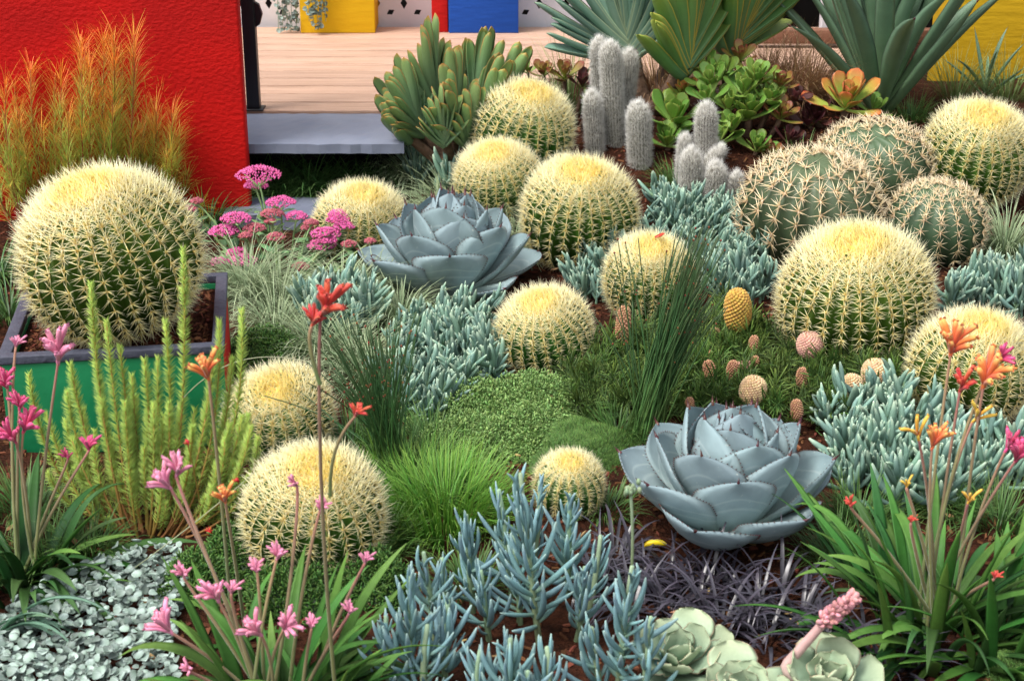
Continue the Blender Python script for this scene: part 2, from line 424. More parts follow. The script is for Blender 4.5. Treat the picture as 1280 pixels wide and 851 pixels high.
# ---- planters, screens on the far side of the deck
YB = Y1 - 0.02
def zy(py, Yv): return at_y(640, py, Yv)[2]
def planter(name, mat, pxa, pxb, yfront, h, label, dep=0.5):
    xa, xb = at_y(pxa, 42, yfront)[0], at_y(pxb, 42, yfront)[0]; z0 = DZ + 0.001; xm = (xa + xb) / 2
    t = thing(name, label, 'planter', (xm, yfront + dep / 2, z0)); T = 0.03
    MB().add(box_p(xb - xa, T, h, 0.004, xm, yfront + T / 2, z0 + h / 2)).obj('front_panel', mat, t)
    MB().add(box_p(xb - xa, T, h, 0.004, xm, yfront + dep - T / 2, z0 + h / 2)).obj('back_panel', mat, t)
    for s in (xa + T / 2, xb - T / 2): MB().add(box_p(T - 0.004, dep - 2 * T, h - 0.004, 0.004, s, yfront + dep / 2, z0 + h / 2)).obj('side_panel', mat, t)
    MB().add(box_p(xb - xa - 2 * T, dep - 2 * T, 0.02, 0, xm, yfront + dep / 2, z0 + h - 0.06)).obj('soil', M_mulch, t)
    return t
yf = at(640, 42, DZ)[1]
M_yel = wall_mat('yellow_paint', lin('#e0b81c'), lin('#d6aa12'), 0.25, 30)
M_blu = wall_mat('blue_paint', lin('#1c4fa8'), lin('#17479c'), 0.25, 30)
M_red2 = wall_mat('red_paint', lin('#bf1512'), lin('#ab0f0c'), 0.3, 30)
planter('deck_planter', M_yel, 376, 469, yf, 0.62, 'yellow painted planter box on the far side of the deck')
planter('deck_planter', M_blu, 561, 648, yf, 0.62, 'blue painted planter box on the far side of the deck')
planter('deck_planter', M_red2, 540, 560.3, yf + 0.02, 0.62, 'narrow red painted planter box beside the blue planter box', 0.46)

M_white = solid_mat('white_screen', lin('#d8d6da'), lin('#c9c7cc'), 6, 0.6, 0.1, 30)
def screen(pxa, pxb, label, Ys):
    xa, xb = at_y(pxa, 40, Ys)[0], at_y(pxb, 40, Ys)[0]; zt = DZ + 1.0
    cu = bpy.data.curves.new('screen', 'CURVE'); cu.dimensions = '2D'; cu.fill_mode = 'BOTH'; cu.extrude = 0.004
    def loop(pts):
        s = cu.splines.new('POLY'); s.points.add(len(pts) - 1); s.use_cyclic_u = True
        for q, (x, y) in zip(s.points, pts): q.co = (x, y, 0, 1)
    loop([(xa, DZ - .06), (xb, DZ - .06), (xb, zt), (xa, zt)])
    pz, pxx = 0.105, 0.125
    for j in range(11):
        zc = DZ + 0.012 + 0.085 + j * pz
        off = 0.5 * pxx if j % 2 else 0
        k0 = int((xa - 0.02) / pxx) - 1
        for i in range(k0, k0 + int((xb - xa) / pxx) + 4):
            cx = i * pxx + off
            for dx, dz, ang, l, w in ((0, 0, 0, .028, .016), (.0625, .041, 60, .021, .014), (.0625, -.041, -60, .021, .014)):
                c, s_ = math.cos(math.radians(ang)), math.sin(math.radians(ang))
                pts = [(cx + dx + x * c - z * s_, zc + dz + x * s_ + z * c) for x, z in ((0, l), (w, 0), (0, -l), (-w, 0))]
                if dx and j % 2: continue
                if min(p[0] for p in pts) > xa + .01 and max(p[0] for p in pts) < xb - .01 and max(p[1] for p in pts) < zt - .01 and min(p[1] for p in pts) > DZ + .02: loop(pts)
    co = bpy.data.objects.new('tmp', cu); COL.objects.link(co)
    bpy.context.view_layer.update()
    me = bpy.data.meshes.new_from_object(co.evaluated_get(bpy.context.evaluated_depsgraph_get()))
    bpy.data.objects.remove(co)
    o = bpy.data.objects.new('fretwork_screen', me); COL.objects.link(o); me.materials.clear(); me.materials.append(M_white)
    o.rotation_euler = (math.pi / 2, 0, 0); o.location = (0, Ys, 0)
    return tag(o, label, 'screen')
ys_ = Y1 + 0.04
screen(296, 380, 'white fretwork screen with diamond cut-outs between the black post and the yellow planter', ys_)
screen(464, 545, 'white fretwork screen with diamond cut-outs between the yellow and red planters', ys_)
screen(643, 770, 'white fretwork screen with diamond cut-outs on the right side of the blue planter', ys_)
bk = MB().add(box_p(9, 0.1, 2.2, 0, 0.6, 8.6, 1.0)).obj('screen_backing_fence', solid_mat('dark_fence', lin('#2b2b2c'), lin('#1b1c1c'), 4), loc=(0.6, 8.6, 0))  # added dark backing, so the openings of the screens read dark
tag(bk, 'dark fence added to darken the cut-outs of the white screens', 'fence')

# ---- far right: yellow wall, white post, timber rail
M_yel2 = wall_mat('yellow_render', lin('#c09a14'), lin('#b08a0e'), 0.3, 24)
xa = at_y(1178, 60, 6.5)[0]
grid_wall('yellow_wall', M_yel2, xa, xa + 1.9, 6.5, 6.7, -0.05, 1.6, 'yellow rendered wall behind the sword-leaved agave', 'wall')
M_rail = solid_mat('rail_timber', lin('#7c5440'), lin('#664230'), 6, 0.65, 0.3, 30, stretch=(1, 8, 8))
q = at_y(1040, 45, 6.9)
tag(MB().add(box_p(0.9, 0.06, 0.06, 0.004, q[0] + 0.1, 6.9, q[2])).obj('timber_rail', M_rail, loc=(q[0] + .1, 6.9, q[2] - .05)), 'brown timber rail behind the sword-leaved agave', 'rail')
for pxp in (1036, 1102):
    q = at_y(pxp, 0, 6.97)
    tag(MB().add(box_p(0.06, 0.06, 1.3, 0.004, q[0], 6.97, DZ + 0.65)).obj('white_post', M_white, loc=(q[0], 6.97, DZ)), 'white square post between the large fan aloe and the sword-leaved agave' if pxp < 1050 else 'white square post behind the middle leaves of the large sword-leaved agave', 'post', 'white posts behind the timber rail')
# ------------------------------------------------------------------ barrel cacti
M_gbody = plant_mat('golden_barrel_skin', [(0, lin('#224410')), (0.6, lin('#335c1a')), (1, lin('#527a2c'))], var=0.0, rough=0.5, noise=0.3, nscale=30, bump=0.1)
M_gspine = plant_mat('golden_spines', [(0, lin('#cc9c44')), (0.12, lin('#e2ca78')), (0.45, lin('#f0e6ac')), (1, lin('#f7f3d6'))], var=0.25, rough=0.45, transl=0.15, cc=lin('#f2d565'), hue=0.008, noise=0.0)
M_gwool = plant_mat('golden_crown_wool', [(0, lin('#d8ac3c')), (1, lin('#e8d070'))], var=0.3, rough=0.95, noise=0.3, nscale=80, sheen=0.3)
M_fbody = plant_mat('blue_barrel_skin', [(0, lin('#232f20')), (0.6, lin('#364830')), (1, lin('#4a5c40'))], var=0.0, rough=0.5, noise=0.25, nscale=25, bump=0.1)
M_fspine = plant_mat('tan_spines', [(0, lin('#98784e')), (0.3, lin('#ceb68c')), (0.7, lin('#e6d8b8')), (1, lin('#ccaa84'))], var=0.35, rough=0.5, hue=0.012, noise=0.0)
M_fwool = plant_mat('tan_areole_wool', [(0, lin('#cbb494')), (1, lin('#d8c8b0'))], var=0.3, rough=0.95)

def solve_ball(px, cy, rx, k):
    d_ = ray(px, cy); g_ = 0.0
    for _ in range(10):
        D = (CAMH - g_) / (k * rx / FPX - d_[2]); p = V3(0, 0, CAMH) + D * d_
        g_ = 0.5 * g_ + 0.5 * float(ground_z(p[0], p[1]))
    return p, rx * D / FPX, g_

def barrel(px, top, rx, label, nrib=26, sq=0.88, k=0.62, base=None, kind='gold', tilt=None, group='golden barrel cacti', seed=0, twist=0.0, over=1.13, spin=1.0):
    global rng
    rng = np.random.default_rng(100 + seed)
    cy = top + rx * math.sqrt((sq * 0.95) ** 2 + 0.085)
    if base is None: c, Rx, g_ = solve_ball(px, cy, rx, k)
    else:
        d_ = ray(px, cy); D = (CAMH - base) / (k * rx / FPX - d_[2]); c = V3(0, 0, CAMH) + D * d_; Rx = rx * D / FPX; g_ = base
    R = Rx / over
    gold = kind == 'gold'
    if tilt is None: tilt = (0.25 + rng.normal() * .07, rng.normal() * .10)
    t = thing('golden_barrel_cactus' if gold else 'blue_barrel_cactus', label, 'cactus', (c[0], c[1], g_), group)
    Mt = np.array((Matrix.Rotation(tilt[0], 4, 'X') @ Matrix.Rotation(tilt[1], 4, 'Y')).to_3x3())
    amp0 = 0.19 if gold else 0.12
    ph0 = rng.random() * 6
    lump = rng.normal(size=4) * 0.02
    def surf(phi, th):
        """phi latitude, th longitude"""
        a = amp0 * np.clip((np.pi / 2 - phi) / 0.9, 0, 1) ** 0.8 * np.clip((phi + 1.5) / 0.6, 0, 1)
        rib = 1 - a * np.abs(np.sin((th - ph0) * nrib / 2)) ** 0.85
        rr = np.sign(np.cos(phi)) * np.abs(np.cos(phi)) ** (0.90 if gold else .85)
        zz = np.sign(np.sin(phi)) * np.abs(np.sin(phi)) ** 0.98 * sq
        zz = zz - 0.03 * np.exp(-(rr / 0.16) ** 2) * (phi > 0)
        lm = 1 + lump[0] * np.sin(th) + lump[1] * np.cos(th) + lump[2] * np.sin(2 * th) + lump[3] * np.cos(3 * th)
        th = th + twist * phi
        q = np.stack([rr * rib * lm * np.cos(th), rr * rib * lm * np.sin(th), zz * (1 - 0.35 * (1 - rib))], -1) * R
        return q @ Mt.T + c
    nt_, npz = nrib * 8, 30
    ph = np.linspace(-1.25, np.pi / 2 - 0.01, npz); th = np.arange(nt_) * 2 * np.pi / nt_ + ph0
    PH, TH = np.meshgrid(ph, th, indexing='ij'); v = surf(PH, TH).reshape(-1, 3)
    f = [(i * nt_ + j, i * nt_ + (j + 1) % nt_, (i + 1) * nt_ + (j + 1) % nt_, (i + 1) * nt_ + j) for i in range(npz - 1) for j in range(nt_)]
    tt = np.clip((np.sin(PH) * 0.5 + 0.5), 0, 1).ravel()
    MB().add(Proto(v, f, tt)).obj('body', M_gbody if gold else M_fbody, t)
    # areoles along the ridges
    phs = []; p_ = -0.95 if gold else -0.85; step = (0.118 if gold else 0.27) * spin
    while p_ < 1.5:
        phs.append(p_); p_ += step * ((1.08 if p_ < 0.25 else max(0.5, 1.08 - 0.85 * (p_ - 0.25))) if gold else (1.0 if p_ < .6 else .75))
    if not gold: phs = [q for q in phs if q < 1.12] + [1.2, 1.36, 1.5]
    A, T = np.meshgrid(np.array(phs), np.arange(nrib) * 2 * np.pi / nrib + ph0, indexing='ij')
    A = A + rng.normal(size=A.shape) * 0.02; A, T = A.ravel(), T.ravel()
    keep = rng.random(len(A)) < np.clip(np.cos(A) * (3.6 if gold else 1.9), 0.4 if gold else .18, 1); A, T = A[keep], T[keep]
    P = surf(A, T); e = 1e-3
    up = norm(surf(A + e, T) - surf(A - e, T)); sd_ = norm(np.stack([-np.sin(T + twist * A), np.cos(T + twist * A), 0 * T], -1) @ Mt.T)
    nr = norm(np.cross(sd_, up))
    crown = sstep(1.02, 1.34, A)
    mb = MB()
    def rays(angs, out, L, jit, rad, cw):
        for a in angs:
            aa = a + rng.normal(size=len(P)) * jit
            dirs = norm(out * nr + np.cos(aa)[:, None] * up + np.sin(aa)[:, None] * sd_ + rng.normal(size=P.shape) * 0.12)
            ll = L * R * rng.uniform(0.72, 1.22, len(P)) * (1 - 0.2 * crown) * ((0.86 + 0.24 * sstep(0.15, 0.8, A)) * (1.0 + 0.25 * float(sstep(0.19, 0.11, R))) if gold else 1)
            ok = rng.random(len(P)) < 0.93
            mb.add(CONE, frames(P - nr * 0.002, dirs, up, rad, ll, rad)[ok], c=(cw * crown * rng.uniform(.4, 1.15, len(P)).clip(0, 1))[ok])
    if gold:
        rd = R * 0.0056 + 0.00035
        rays([math.radians(x) for x in (55, -55, 85, -85, 115, -115)], 0.9, 0.205, 0.08, rd, 0.95)
        rays([math.pi, math.pi, 0.0], 0.36, 0.17, 0.10, rd * 1.35, 0.9)
        rays([math.radians(70), math.radians(-70), 0.0], 2.2, 0.225, 0.5, rd, 0.85)
        mb.obj('spines', M_gspine, t, kind='stuff')
        w = MB(); n = 260
        rr = 0.24 * np.sqrt(rng.random(n)); aa = rng.random(n) * 6.283
        Pw = surf(np.arccos(np.clip(rr, 0, 1) ** (1 / 0.9)), aa)
        w.add(BALL, frames(Pw, Mt @ V3(0, 0, 1), V3(1, 0, 0), R * 0.022, R * 0.03, R * 0.022)); w.obj('crown_wool', M_gwool, t)
    else:
        rd = R * 0.0095 + 0.0003
        rays([math.radians(x) for x in (20, 65, 110, 155, -20, -65, -110, -155)], 0.66, 0.255, 0.12, rd, 0)
        rays([math.pi, 0], 1.3, 0.22, 0.5, rd * 1.2, 0)
        mb.obj('spines', M_fspine, t, kind='stuff')
        w = MB().add(BALL, frames(P, nr, up, R * 0.022, R * 0.012, R * 0.03)); w.obj('areoles', M_fwool, t, kind='stuff')
    return t

PL_TOP = 0.25
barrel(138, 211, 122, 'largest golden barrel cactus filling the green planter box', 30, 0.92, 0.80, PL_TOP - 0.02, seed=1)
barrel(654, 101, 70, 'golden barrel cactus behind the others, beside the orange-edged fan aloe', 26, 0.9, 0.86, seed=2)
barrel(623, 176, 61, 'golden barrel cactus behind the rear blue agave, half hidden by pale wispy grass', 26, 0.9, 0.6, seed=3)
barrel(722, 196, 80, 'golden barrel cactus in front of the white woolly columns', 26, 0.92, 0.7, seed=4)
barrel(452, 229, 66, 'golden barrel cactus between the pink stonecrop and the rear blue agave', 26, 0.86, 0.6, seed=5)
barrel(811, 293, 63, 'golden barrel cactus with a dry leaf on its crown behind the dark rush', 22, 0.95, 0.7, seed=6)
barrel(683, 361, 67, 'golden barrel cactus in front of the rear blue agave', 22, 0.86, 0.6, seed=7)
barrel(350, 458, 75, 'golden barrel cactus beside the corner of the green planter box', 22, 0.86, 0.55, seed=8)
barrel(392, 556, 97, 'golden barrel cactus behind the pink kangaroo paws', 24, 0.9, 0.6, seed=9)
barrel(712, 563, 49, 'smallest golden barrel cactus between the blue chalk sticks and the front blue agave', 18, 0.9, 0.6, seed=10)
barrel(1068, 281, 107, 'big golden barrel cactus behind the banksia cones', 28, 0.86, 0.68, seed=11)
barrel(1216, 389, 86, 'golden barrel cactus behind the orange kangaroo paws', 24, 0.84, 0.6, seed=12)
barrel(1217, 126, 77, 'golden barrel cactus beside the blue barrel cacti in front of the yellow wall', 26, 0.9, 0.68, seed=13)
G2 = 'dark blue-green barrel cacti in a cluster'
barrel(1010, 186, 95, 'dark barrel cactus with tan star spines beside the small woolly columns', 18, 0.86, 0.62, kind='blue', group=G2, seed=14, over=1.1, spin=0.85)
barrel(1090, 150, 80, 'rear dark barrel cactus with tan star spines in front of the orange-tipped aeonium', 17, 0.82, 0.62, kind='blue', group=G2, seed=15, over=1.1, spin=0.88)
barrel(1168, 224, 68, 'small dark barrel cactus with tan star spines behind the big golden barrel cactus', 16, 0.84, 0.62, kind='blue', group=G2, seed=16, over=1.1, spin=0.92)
rng = np.random.default_rng(5)

# ------------------------------------------------------------------ woolly silver columns
M_tbody = plant_mat('silver_column_skin', [(0, lin('#6c685c')), (1, lin('#86847a'))], var=0.15, rough=0.8, noise=0.2)
M_thair = plant_mat('silver_column_hair', [(0, lin('#a09a88')), (0.35, lin('#d4d1c8')), (1, lin('#fafaf8'))], var=0.3, rough=0.6, transl=0.3, hue=0.01, noise=0.0)
def columns(cols, label, Yb):
    b0 = at_y(cols[0][0], cols[0][2], Yb); t = thing('silver_torch_cactus', label, 'cactus', (b0[0], b0[1], float(ground_z(b0[0], b0[1]))), 'white woolly column cacti')
    for (xt, yt, yb, w, dy) in cols:
        Yc = Yb + dy; top = at_y(xt, yt, Yc); R = w * px_m(top) / 2 * 0.74
        z0 = float(ground_z(top[0], Yc)) - 0.02; Hc = top[2] - z0; lean = rng.normal() * 0.01
        nr_, nz_ = 44, 26
        s = np.linspace(0, 1, nz_); z = s * (Hc - R * 1.7)
        prof = np.concatenate([np.full(nz_, 1.0) * (0.93 + 0.07 * np.minimum(1, 2 * s)), np.cos(np.linspace(0.12, 1.5, 10)) ** 0.85]) * R
        zz = np.concatenate([z, Hc - R * 1.7 + np.sin(np.linspace(0.12, 1.5, 10)) * R * 1.7])
        def pt(i, th, pr=prof, zz=zz): return np.stack([top[0] + lean * (zz[i] / Hc - 1) * 3 + pr[i] * np.cos(th), Yc + pr[i] * np.sin(th), z0 + zz[i] + 0 * th], -1)
        th = np.arange(nr_) * 2 * np.pi / nr_; rib = np.where(np.arange(nr_) % 2 == 0, 1.0, 0.86)
        v = np.concatenate([np.stack([top[0] + lean * (zz[i] / Hc - 1) * 3 + prof[i] * rib * np.cos(th), Yc + prof[i] * rib * np.sin(th), z0 + zz[i] + 0 * th], -1) for i in range(len(zz))])
        K = len(zz); f = [(i * nr_ + j, i * nr_ + (j + 1) % nr_, (i + 1) * nr_ + (j + 1) % nr_, (i + 1) * nr_ + j) for i in range(K - 1) for j in range(nr_)]
        col = MB().add(Proto(v, f, np.repeat(np.linspace(0, 1, K), nr_))).obj('column', M_tbody, t)
        mb = MB()
        na = int(Hc / 0.008); hz = np.linspace(0.01, Hc - R * 0.02, na)
        pr = np.interp(hz, zz, prof); thr = np.arange(22) * 2 * np.pi / 22
        HZ, TH = np.meshgrid(hz, thr, indexing='ij'); PR = np.repeat(pr[:, None], 22, 1)
        HZ = HZ.ravel() + rng.normal(size=HZ.size) * 0.002; TH = TH.ravel() + rng.normal(size=TH.size) * 0.02; PR = PR.ravel()
        P = np.stack([top[0] + lean * (HZ / Hc - 1) * 3 + PR * np.cos(TH), Yc + PR * np.sin(TH), z0 + HZ], -1)
        tip = sstep(Hc - R * 1.9, Hc, HZ)
        rad = np.stack([np.cos(TH), np.sin(TH), 0 * TH], -1) * (1 - 0.7 * tip)[:, None] + V3(0, 0, 1) * (0.9 * tip)[:, None]
        for k_ in range(13):
            d_ = norm(norm(rad) * rng.uniform(0.3, 0.8) + rng.normal(size=P.shape) * V3(.38, .38, .85) + V3(0, 0, 0.15))
            L = rng.uniform(0.009, 0.024, len(P)) * (1 + 0.4 * tip)
            mb.add(CONE, frames(P, d_, V3(0.1, 0.2, 1), 0.0005, L, 0.0005), c=0)
        h = bpy.data.objects.new('woolly_spines', mb.mesh('woolly_spines', M_thair, V3(*t.location))); COL.objects.link(h); h.parent = col; h['kind'] = 'stuff'
columns([(763, 56, 208, 33, -0.02), (749, 51, 190, 26, .07), (787, 66, 205, 30, .08), (740, 118, 200, 27, -0.08), (798, 131, 232, 36, -0.16)],
        'tall clump of white woolly column cacti in front of the large fan aloe', 5.50)
columns([(883, 133, 240, 33, 0.02), (901, 186, 240, 26, -0.03), (895, 206, 267, 33, -0.12), (864, 189, 245, 33, -0.10), (857, 172, 240, 20, 0.02), (921, 219, 250, 20, -0.05)],
        'short clump of white woolly column cacti beside the dark barrel cacti', 5.22)

# ------------------------------------------------------------------ blue agaves
M_agave = plant_mat('blue_agave_leaf', [(0, lin('#9cada4')), (0.35, lin('#8c9e9e')), (0.8, lin('#84979c')), (1, lin('#76898f'))], var=0.16, rough=0.6, edge=lin('#6c7878'), edge_pos=0.95, noise=0.24, nscale=6, hue=0.01, spec=0.22, bump=0.08, bscale=60,
                    blot=(lin('#b0bab4'), 22, 0.68), imprint=lin('#b4c2c2'))
M_dspine = plant_mat('dark_red_spine', [(0, lin('#5a2a26')), (0.5, lin('#3a1418')), (1, lin('#1c0a0e'))], var=0.2, rough=0.35)
def tip_of(pr, nring):
    a = pr.v[-nring:].mean(0); b = pr.v[-3 * nring:-2 * nring].mean(0); return a, norm(a - b)
AG_NW, AG_NL = 8, 14
def agave_leaf_set():
    out = []
    for i, (L, Wd, bend, cup) in enumerate([(1, .82, .55, .18), (1, .88, .60, .22), (1, .78, .48, .16), (1, .82, .58, .28), (1, .68, .45, .36)]):
        pr = leaf_p(L, Wd, 0.085, [(0, .52), (.15, .60), (.35, .80), (.55, .97), (.68, 1), (.8, .88), (.9, .60), (.96, .32), (1, .04)], AG_NL, AG_NW, bend, cup, bpow=1.3, wave=0.008,
                    tprof=[(0, 1.3), (.4, .9), (.85, .4), (1, .25)])
        nr_ = 2 * AG_NW; tp, td = tip_of(pr, nr_)
        s = MB().add(cone_p(6), frames(tp - td * 0.02, td + V3(0, 0, .15), V3(0, 0, 1), .018, .105, .018)).mesh('terminal_spine', M_dspine)
        teeth = MB()
        for k in range(5, AG_NL):
            for f_ in (0, .5):
                for side in (0, AG_NW):
                    a, b = pr.v[k * nr_ + side], pr.v[min(k + 1, AG_NL) * nr_ + side]; p_ = a + (b - a) * f_
                    c_ = pr.v[k * nr_ + AG_NW // 2]
                    teeth.add(CONE, frames(p_, norm(p_ - c_) + td * .4, V3(0, 0, 1), .006, .020, .006))
        out.append((pr.mesh('agave_leaf', M_agave), s, teeth.mesh('margin_teeth', M_dspine)))
    return out
AG = agave_leaf_set()
def agave(px, base_y, wpx, label, seed, n=34, a0=0.0):
    global rng
    rng = np.random.default_rng(seed); b = at(px, base_y); R = wpx * px_m(b) / 2
    t = thing('blue_agave', label, 'agave', b, 'blue agave rosettes')
    MB().add(tube_p([b - V3(0, 0, .03), b + V3(0, 0, R * .3), b + V3(0, 0, R * .5)], [R * .25, R * .22, R * .05], 10)).obj('stem_core', M_agave, t)
    for i in range(n):
        s = i / (n - 1); az = i * GA + a0 + rng.normal() * 0.06
        el = math.radians(6 + 77 * s ** 0.80 + rng.normal() * 4)
        L = R * (0.86 + 0.04 * s + rng.normal() * .03)
        rad = V3(math.cos(az), math.sin(az), 0); Yd = rad * math.cos(el) + V3(0, 0, math.sin(el)); Zd = V3(0, 0, math.cos(el)) - rad * math.sin(el)
        pos = b + rad * R * (0.20 * (1 - s) + 0.03) + V3(0, 0, R * (0.04 + 0.14 * s))
        ms, sp, te = AG[(i % 3) if s < 0.72 else (3 if s < 0.86 else 4)]
        wsc = L * (1.0 if s < .8 else .95) * rng.uniform(.92, 1.06)
        roll = Zd + np.cross(Yd, Zd) * rng.normal() * 0.10
        lf = put('leaf', ms, t, frames(pos, Yd, roll, wsc, L, L)[0])
        sub('terminal_spine', sp, lf); sub('margin_teeth', te, lf)['kind'] = 'stuff'
    return t
agave(563, 368, 246, 'rear blue-grey agave rosette between golden barrel cacti', 21, 31, 0.5)
agave(910, 664, 312, 'front blue-grey agave rosette behind the black mondo grass', 33, 31, 1.9)
rng = np.random.default_rng(11)

# ------------------------------------------------------------------ fan aloes
M_aloe = plant_mat('fan_aloe_leaf', [(0, lin('#667f60')), (0.5, lin('#627e58')), (0.93, lin('#708a50')), (1, lin('#a8803c'))], var=0.3, rough=0.5, edge=lin('#d8703a'), edge_pos=0.92, edge_tip=0.6, noise=0.15, nscale=18, hue=0.015)
M_aloe2 = plant_mat('blue_fan_aloe_leaf', [(0, lin('#84a088')), (0.5, lin('#6c8c7c')), (1, lin('#6c8c7a'))], var=0.25, rough=0.5, edge=lin('#a8b890'), edge_pos=0.92, noise=0.15, nscale=14, hue=0.012)
M_aloe3 = plant_mat('green_fan_aloe_leaf', [(0, lin('#5c8058')), (0.6, lin('#5f8648')), (1, lin('#84963e'))], var=0.25, rough=0.45, edge=lin('#c8a83c'), edge_pos=0.93, noise=0.15, nscale=14, hue=0.015)
M_bark = solid_mat('grey_bark', lin('#6a5240'), lin('#443226'), 25, 0.9, 0.8, 60)
TONGUE = [(0, .75), (.15, .8), (.5, 1), (.75, .98), (.9, .80), (.97, .48), (1, .06)]
def tongue(m, bend, Wd=1.0): return leaf_p(1, Wd, .06, TONGUE, 12, 6, bend, 0.05, tprof=[(0, 1.4), (.5, .9), (.9, .5), (1, .2)]).mesh('fan_leaf', m)
def fan(t, base, up, side, n, L, Wd, spread, meshes, nose=0.0):
    up, side = norm(up), norm(side - np.dot(side, norm(up)) * norm(up))
    for i in range(n):
        u = (i + 0.5) / n; sgn = 1 if i % 2 else -1
        a = spread * (1 - u) ** 0.9 * sgn * rng.uniform(.92, 1.06)
        Yd = up * math.cos(a) + side * math.sin(a) + np.cross(up, side) * rng.normal() * .09
        Zd = norm(np.cross(np.cross(Yd, side * -sgn + up * .02), Yd)) + np.cross(up, side) * rng.normal() * .12
        p_ = base + up * L * 0.30 * u + side * sgn * L * .02
        Ls = L * (0.72 + 0.34 * u) * rng.uniform(.88, 1.08)
        put('leaf', random.choice(meshes), t, frames(p_, Yd, Zd, Wd, Ls, Ls)[0])
TA = [tongue(M_aloe, b, 1) for b in (.15, .28, .4)]
b = at_y(572, 166, 5.38); b[2] = ground_z(b[0], b[1])
t = thing('fan_aloe', 'bushy green fan aloe with orange-edged tongue leaves beside the slate step', 'aloe', b)
for (x, y, dy, ux, sa, n, L, sp) in [(528, 150, .0, -.30, 60, 15, .185, 1.15), (566, 150, -.08, .0, 75, 15, .20, 1.0), (596, 148, -.02, .28, 110, 14, .18, 1.1), (548, 132, .10, -.12, 40, 15, .235, .85),
                                     (590, 130, .12, .22, 130, 15, .22, .9), (614, 120, .14, .5, 95, 11, .17, .9), (515, 146, .02, -.45, 70, 10, .14, .9), (580, 162, -.1, .2, 50, 10, .14, 1.0), (555, 162, -.16, -.05, 20, 12, .14, 1.0), (512, 158, -.04, -.55, 80, 10, .13, .9)]:
    p_ = at_y(x, y - 3, 5.36 + dy); an = math.radians(sa)
    p_[2] = max(p_[2] - 0.07, float(ground_z(p_[0], p_[1])) + .01, DZ + .01 if p_[0] < -.35 else 0)
    MB().add(tube_p(bez(b, (b + p_) / 2, p_ + V3(ux * .03, 0, .04), 5), [.022, .02, .018, .018, .018], 7)).obj('branch', M_bark, t)
    fan(t, p_, V3(ux, -.12, 1), V3(math.cos(an), math.sin(an), 0), n + 4, L * 1.24, .047, sp * 1.04, TA)
TB = [tongue(M_aloe2, b, 1) for b in (.1, .2, .32)]; TC = [tongue(M_aloe3, b, 1) for b in (.1, .22, .3)]
b = at_y(812, 118, 5.75); b[2] = ground_z(b[0], b[1])
t = thing('fan_aloe', 'large fan aloe with bare trunk and big blue-green and yellow-edged fans', 'aloe', b)
for (x, y, Yf, ux, sa, n, L, Wd, sp, ms) in [(788, 78, 5.80, -.22, 8, 30, .44, .07, 1.25, TB), (852, 98, 5.62, .10, 50, 22, .42, .08, 1.1, TC), (905, 72, 5.85, .50, 40, 24, .46, .078, 1.05, TC), (842, 66, 5.95, .1, 20, 16, .40, .08, 1.0, TB)]:
    p_ = at_y(x, y, Yf); an = math.radians(sa)
    MB().add(tube_p(bez(b, b * .4 + p_ * .6 + V3(0, 0, -.05), p_ + V3(0, 0, .05), 7), np.linspace(.036, .03, 7), 9)).obj('trunk', M_bark, t)
    fan(t, p_, V3(ux, -.05, 1), V3(math.cos(an), math.sin(an), 0), n, L, Wd, sp, ms)

# ------------------------------------------------------------------ sword-leaved agaves
M_sword = plant_mat('sword_agave_leaf', [(0, lin('#6c8660')), (0.5, lin('#567258')), (1, lin('#627c64'))], var=0.3, rough=0.5, noise=0.2, nscale=16, hue=0.012, edge=lin('#39433a'), edge_pos=.93)
SWORD = [(0, .55), (.15, .7), (.45, 1), (.7, .85), (.88, .45), (1, .03)]
SW = []
for bend, cup in ((-.35, .28), (-.15, .32), (.12, .26), (-.55, .3)):
    pr = leaf_p(1, .105, .026, SWORD, 14, 6, bend, cup, bpow=1.8, fold=.05); tp, td = tip_of(pr, 12)
    SW.append((pr.mesh('sword_leaf', M_sword), MB().add(CONE4, frames(tp - td * .01, td, V3(0, 0, 1), .006, .045, .006)).mesh('terminal_spine', M_dspine)))
def sword(b, L, n, label, e0, e1, seed, wide=1.0):
    global rng
    rng = np.random.default_rng(seed)
    t = thing('sword_agave', label, 'agave', b, 'sword-leaved agaves')
    for i in range(n):
        s = i / (n - 1); az = i * GA + .4; el = math.radians(e0 + (e1 - e0) * s + rng.normal() * 4)
        rad = V3(math.cos(az), math.sin(az), 0); Yd = rad * math.cos(el) + V3(0, 0, math.sin(el)); Zd = V3(0, 0, math.cos(el)) - rad * math.sin(el)
        l = L * rng.uniform(.82, 1.08); ms, sp = SW[i % 4]
        lf = put('leaf', ms, t, frames(b + rad * L * .07 * (1 - s) + V3(0, 0, L * .1 * s), Yd, Zd, l * wide, l, l)[0]); sub('terminal_spine', sp, lf)
b = at_y(1100, 128, 5.80); b[2] = ground_z(b[0], b[1])
sword(b, .66, 34, 'large dark green sword-leaved agave in front of the timber rail', 46, 87, 3, 1.05)
b = at_y(1232, 118, 6.15); b[2] = ground_z(b[0], b[1])
sword(b, .24, 9, 'small slender sword-leaved agave in front of the yellow wall', 30, 80, 4, .7)

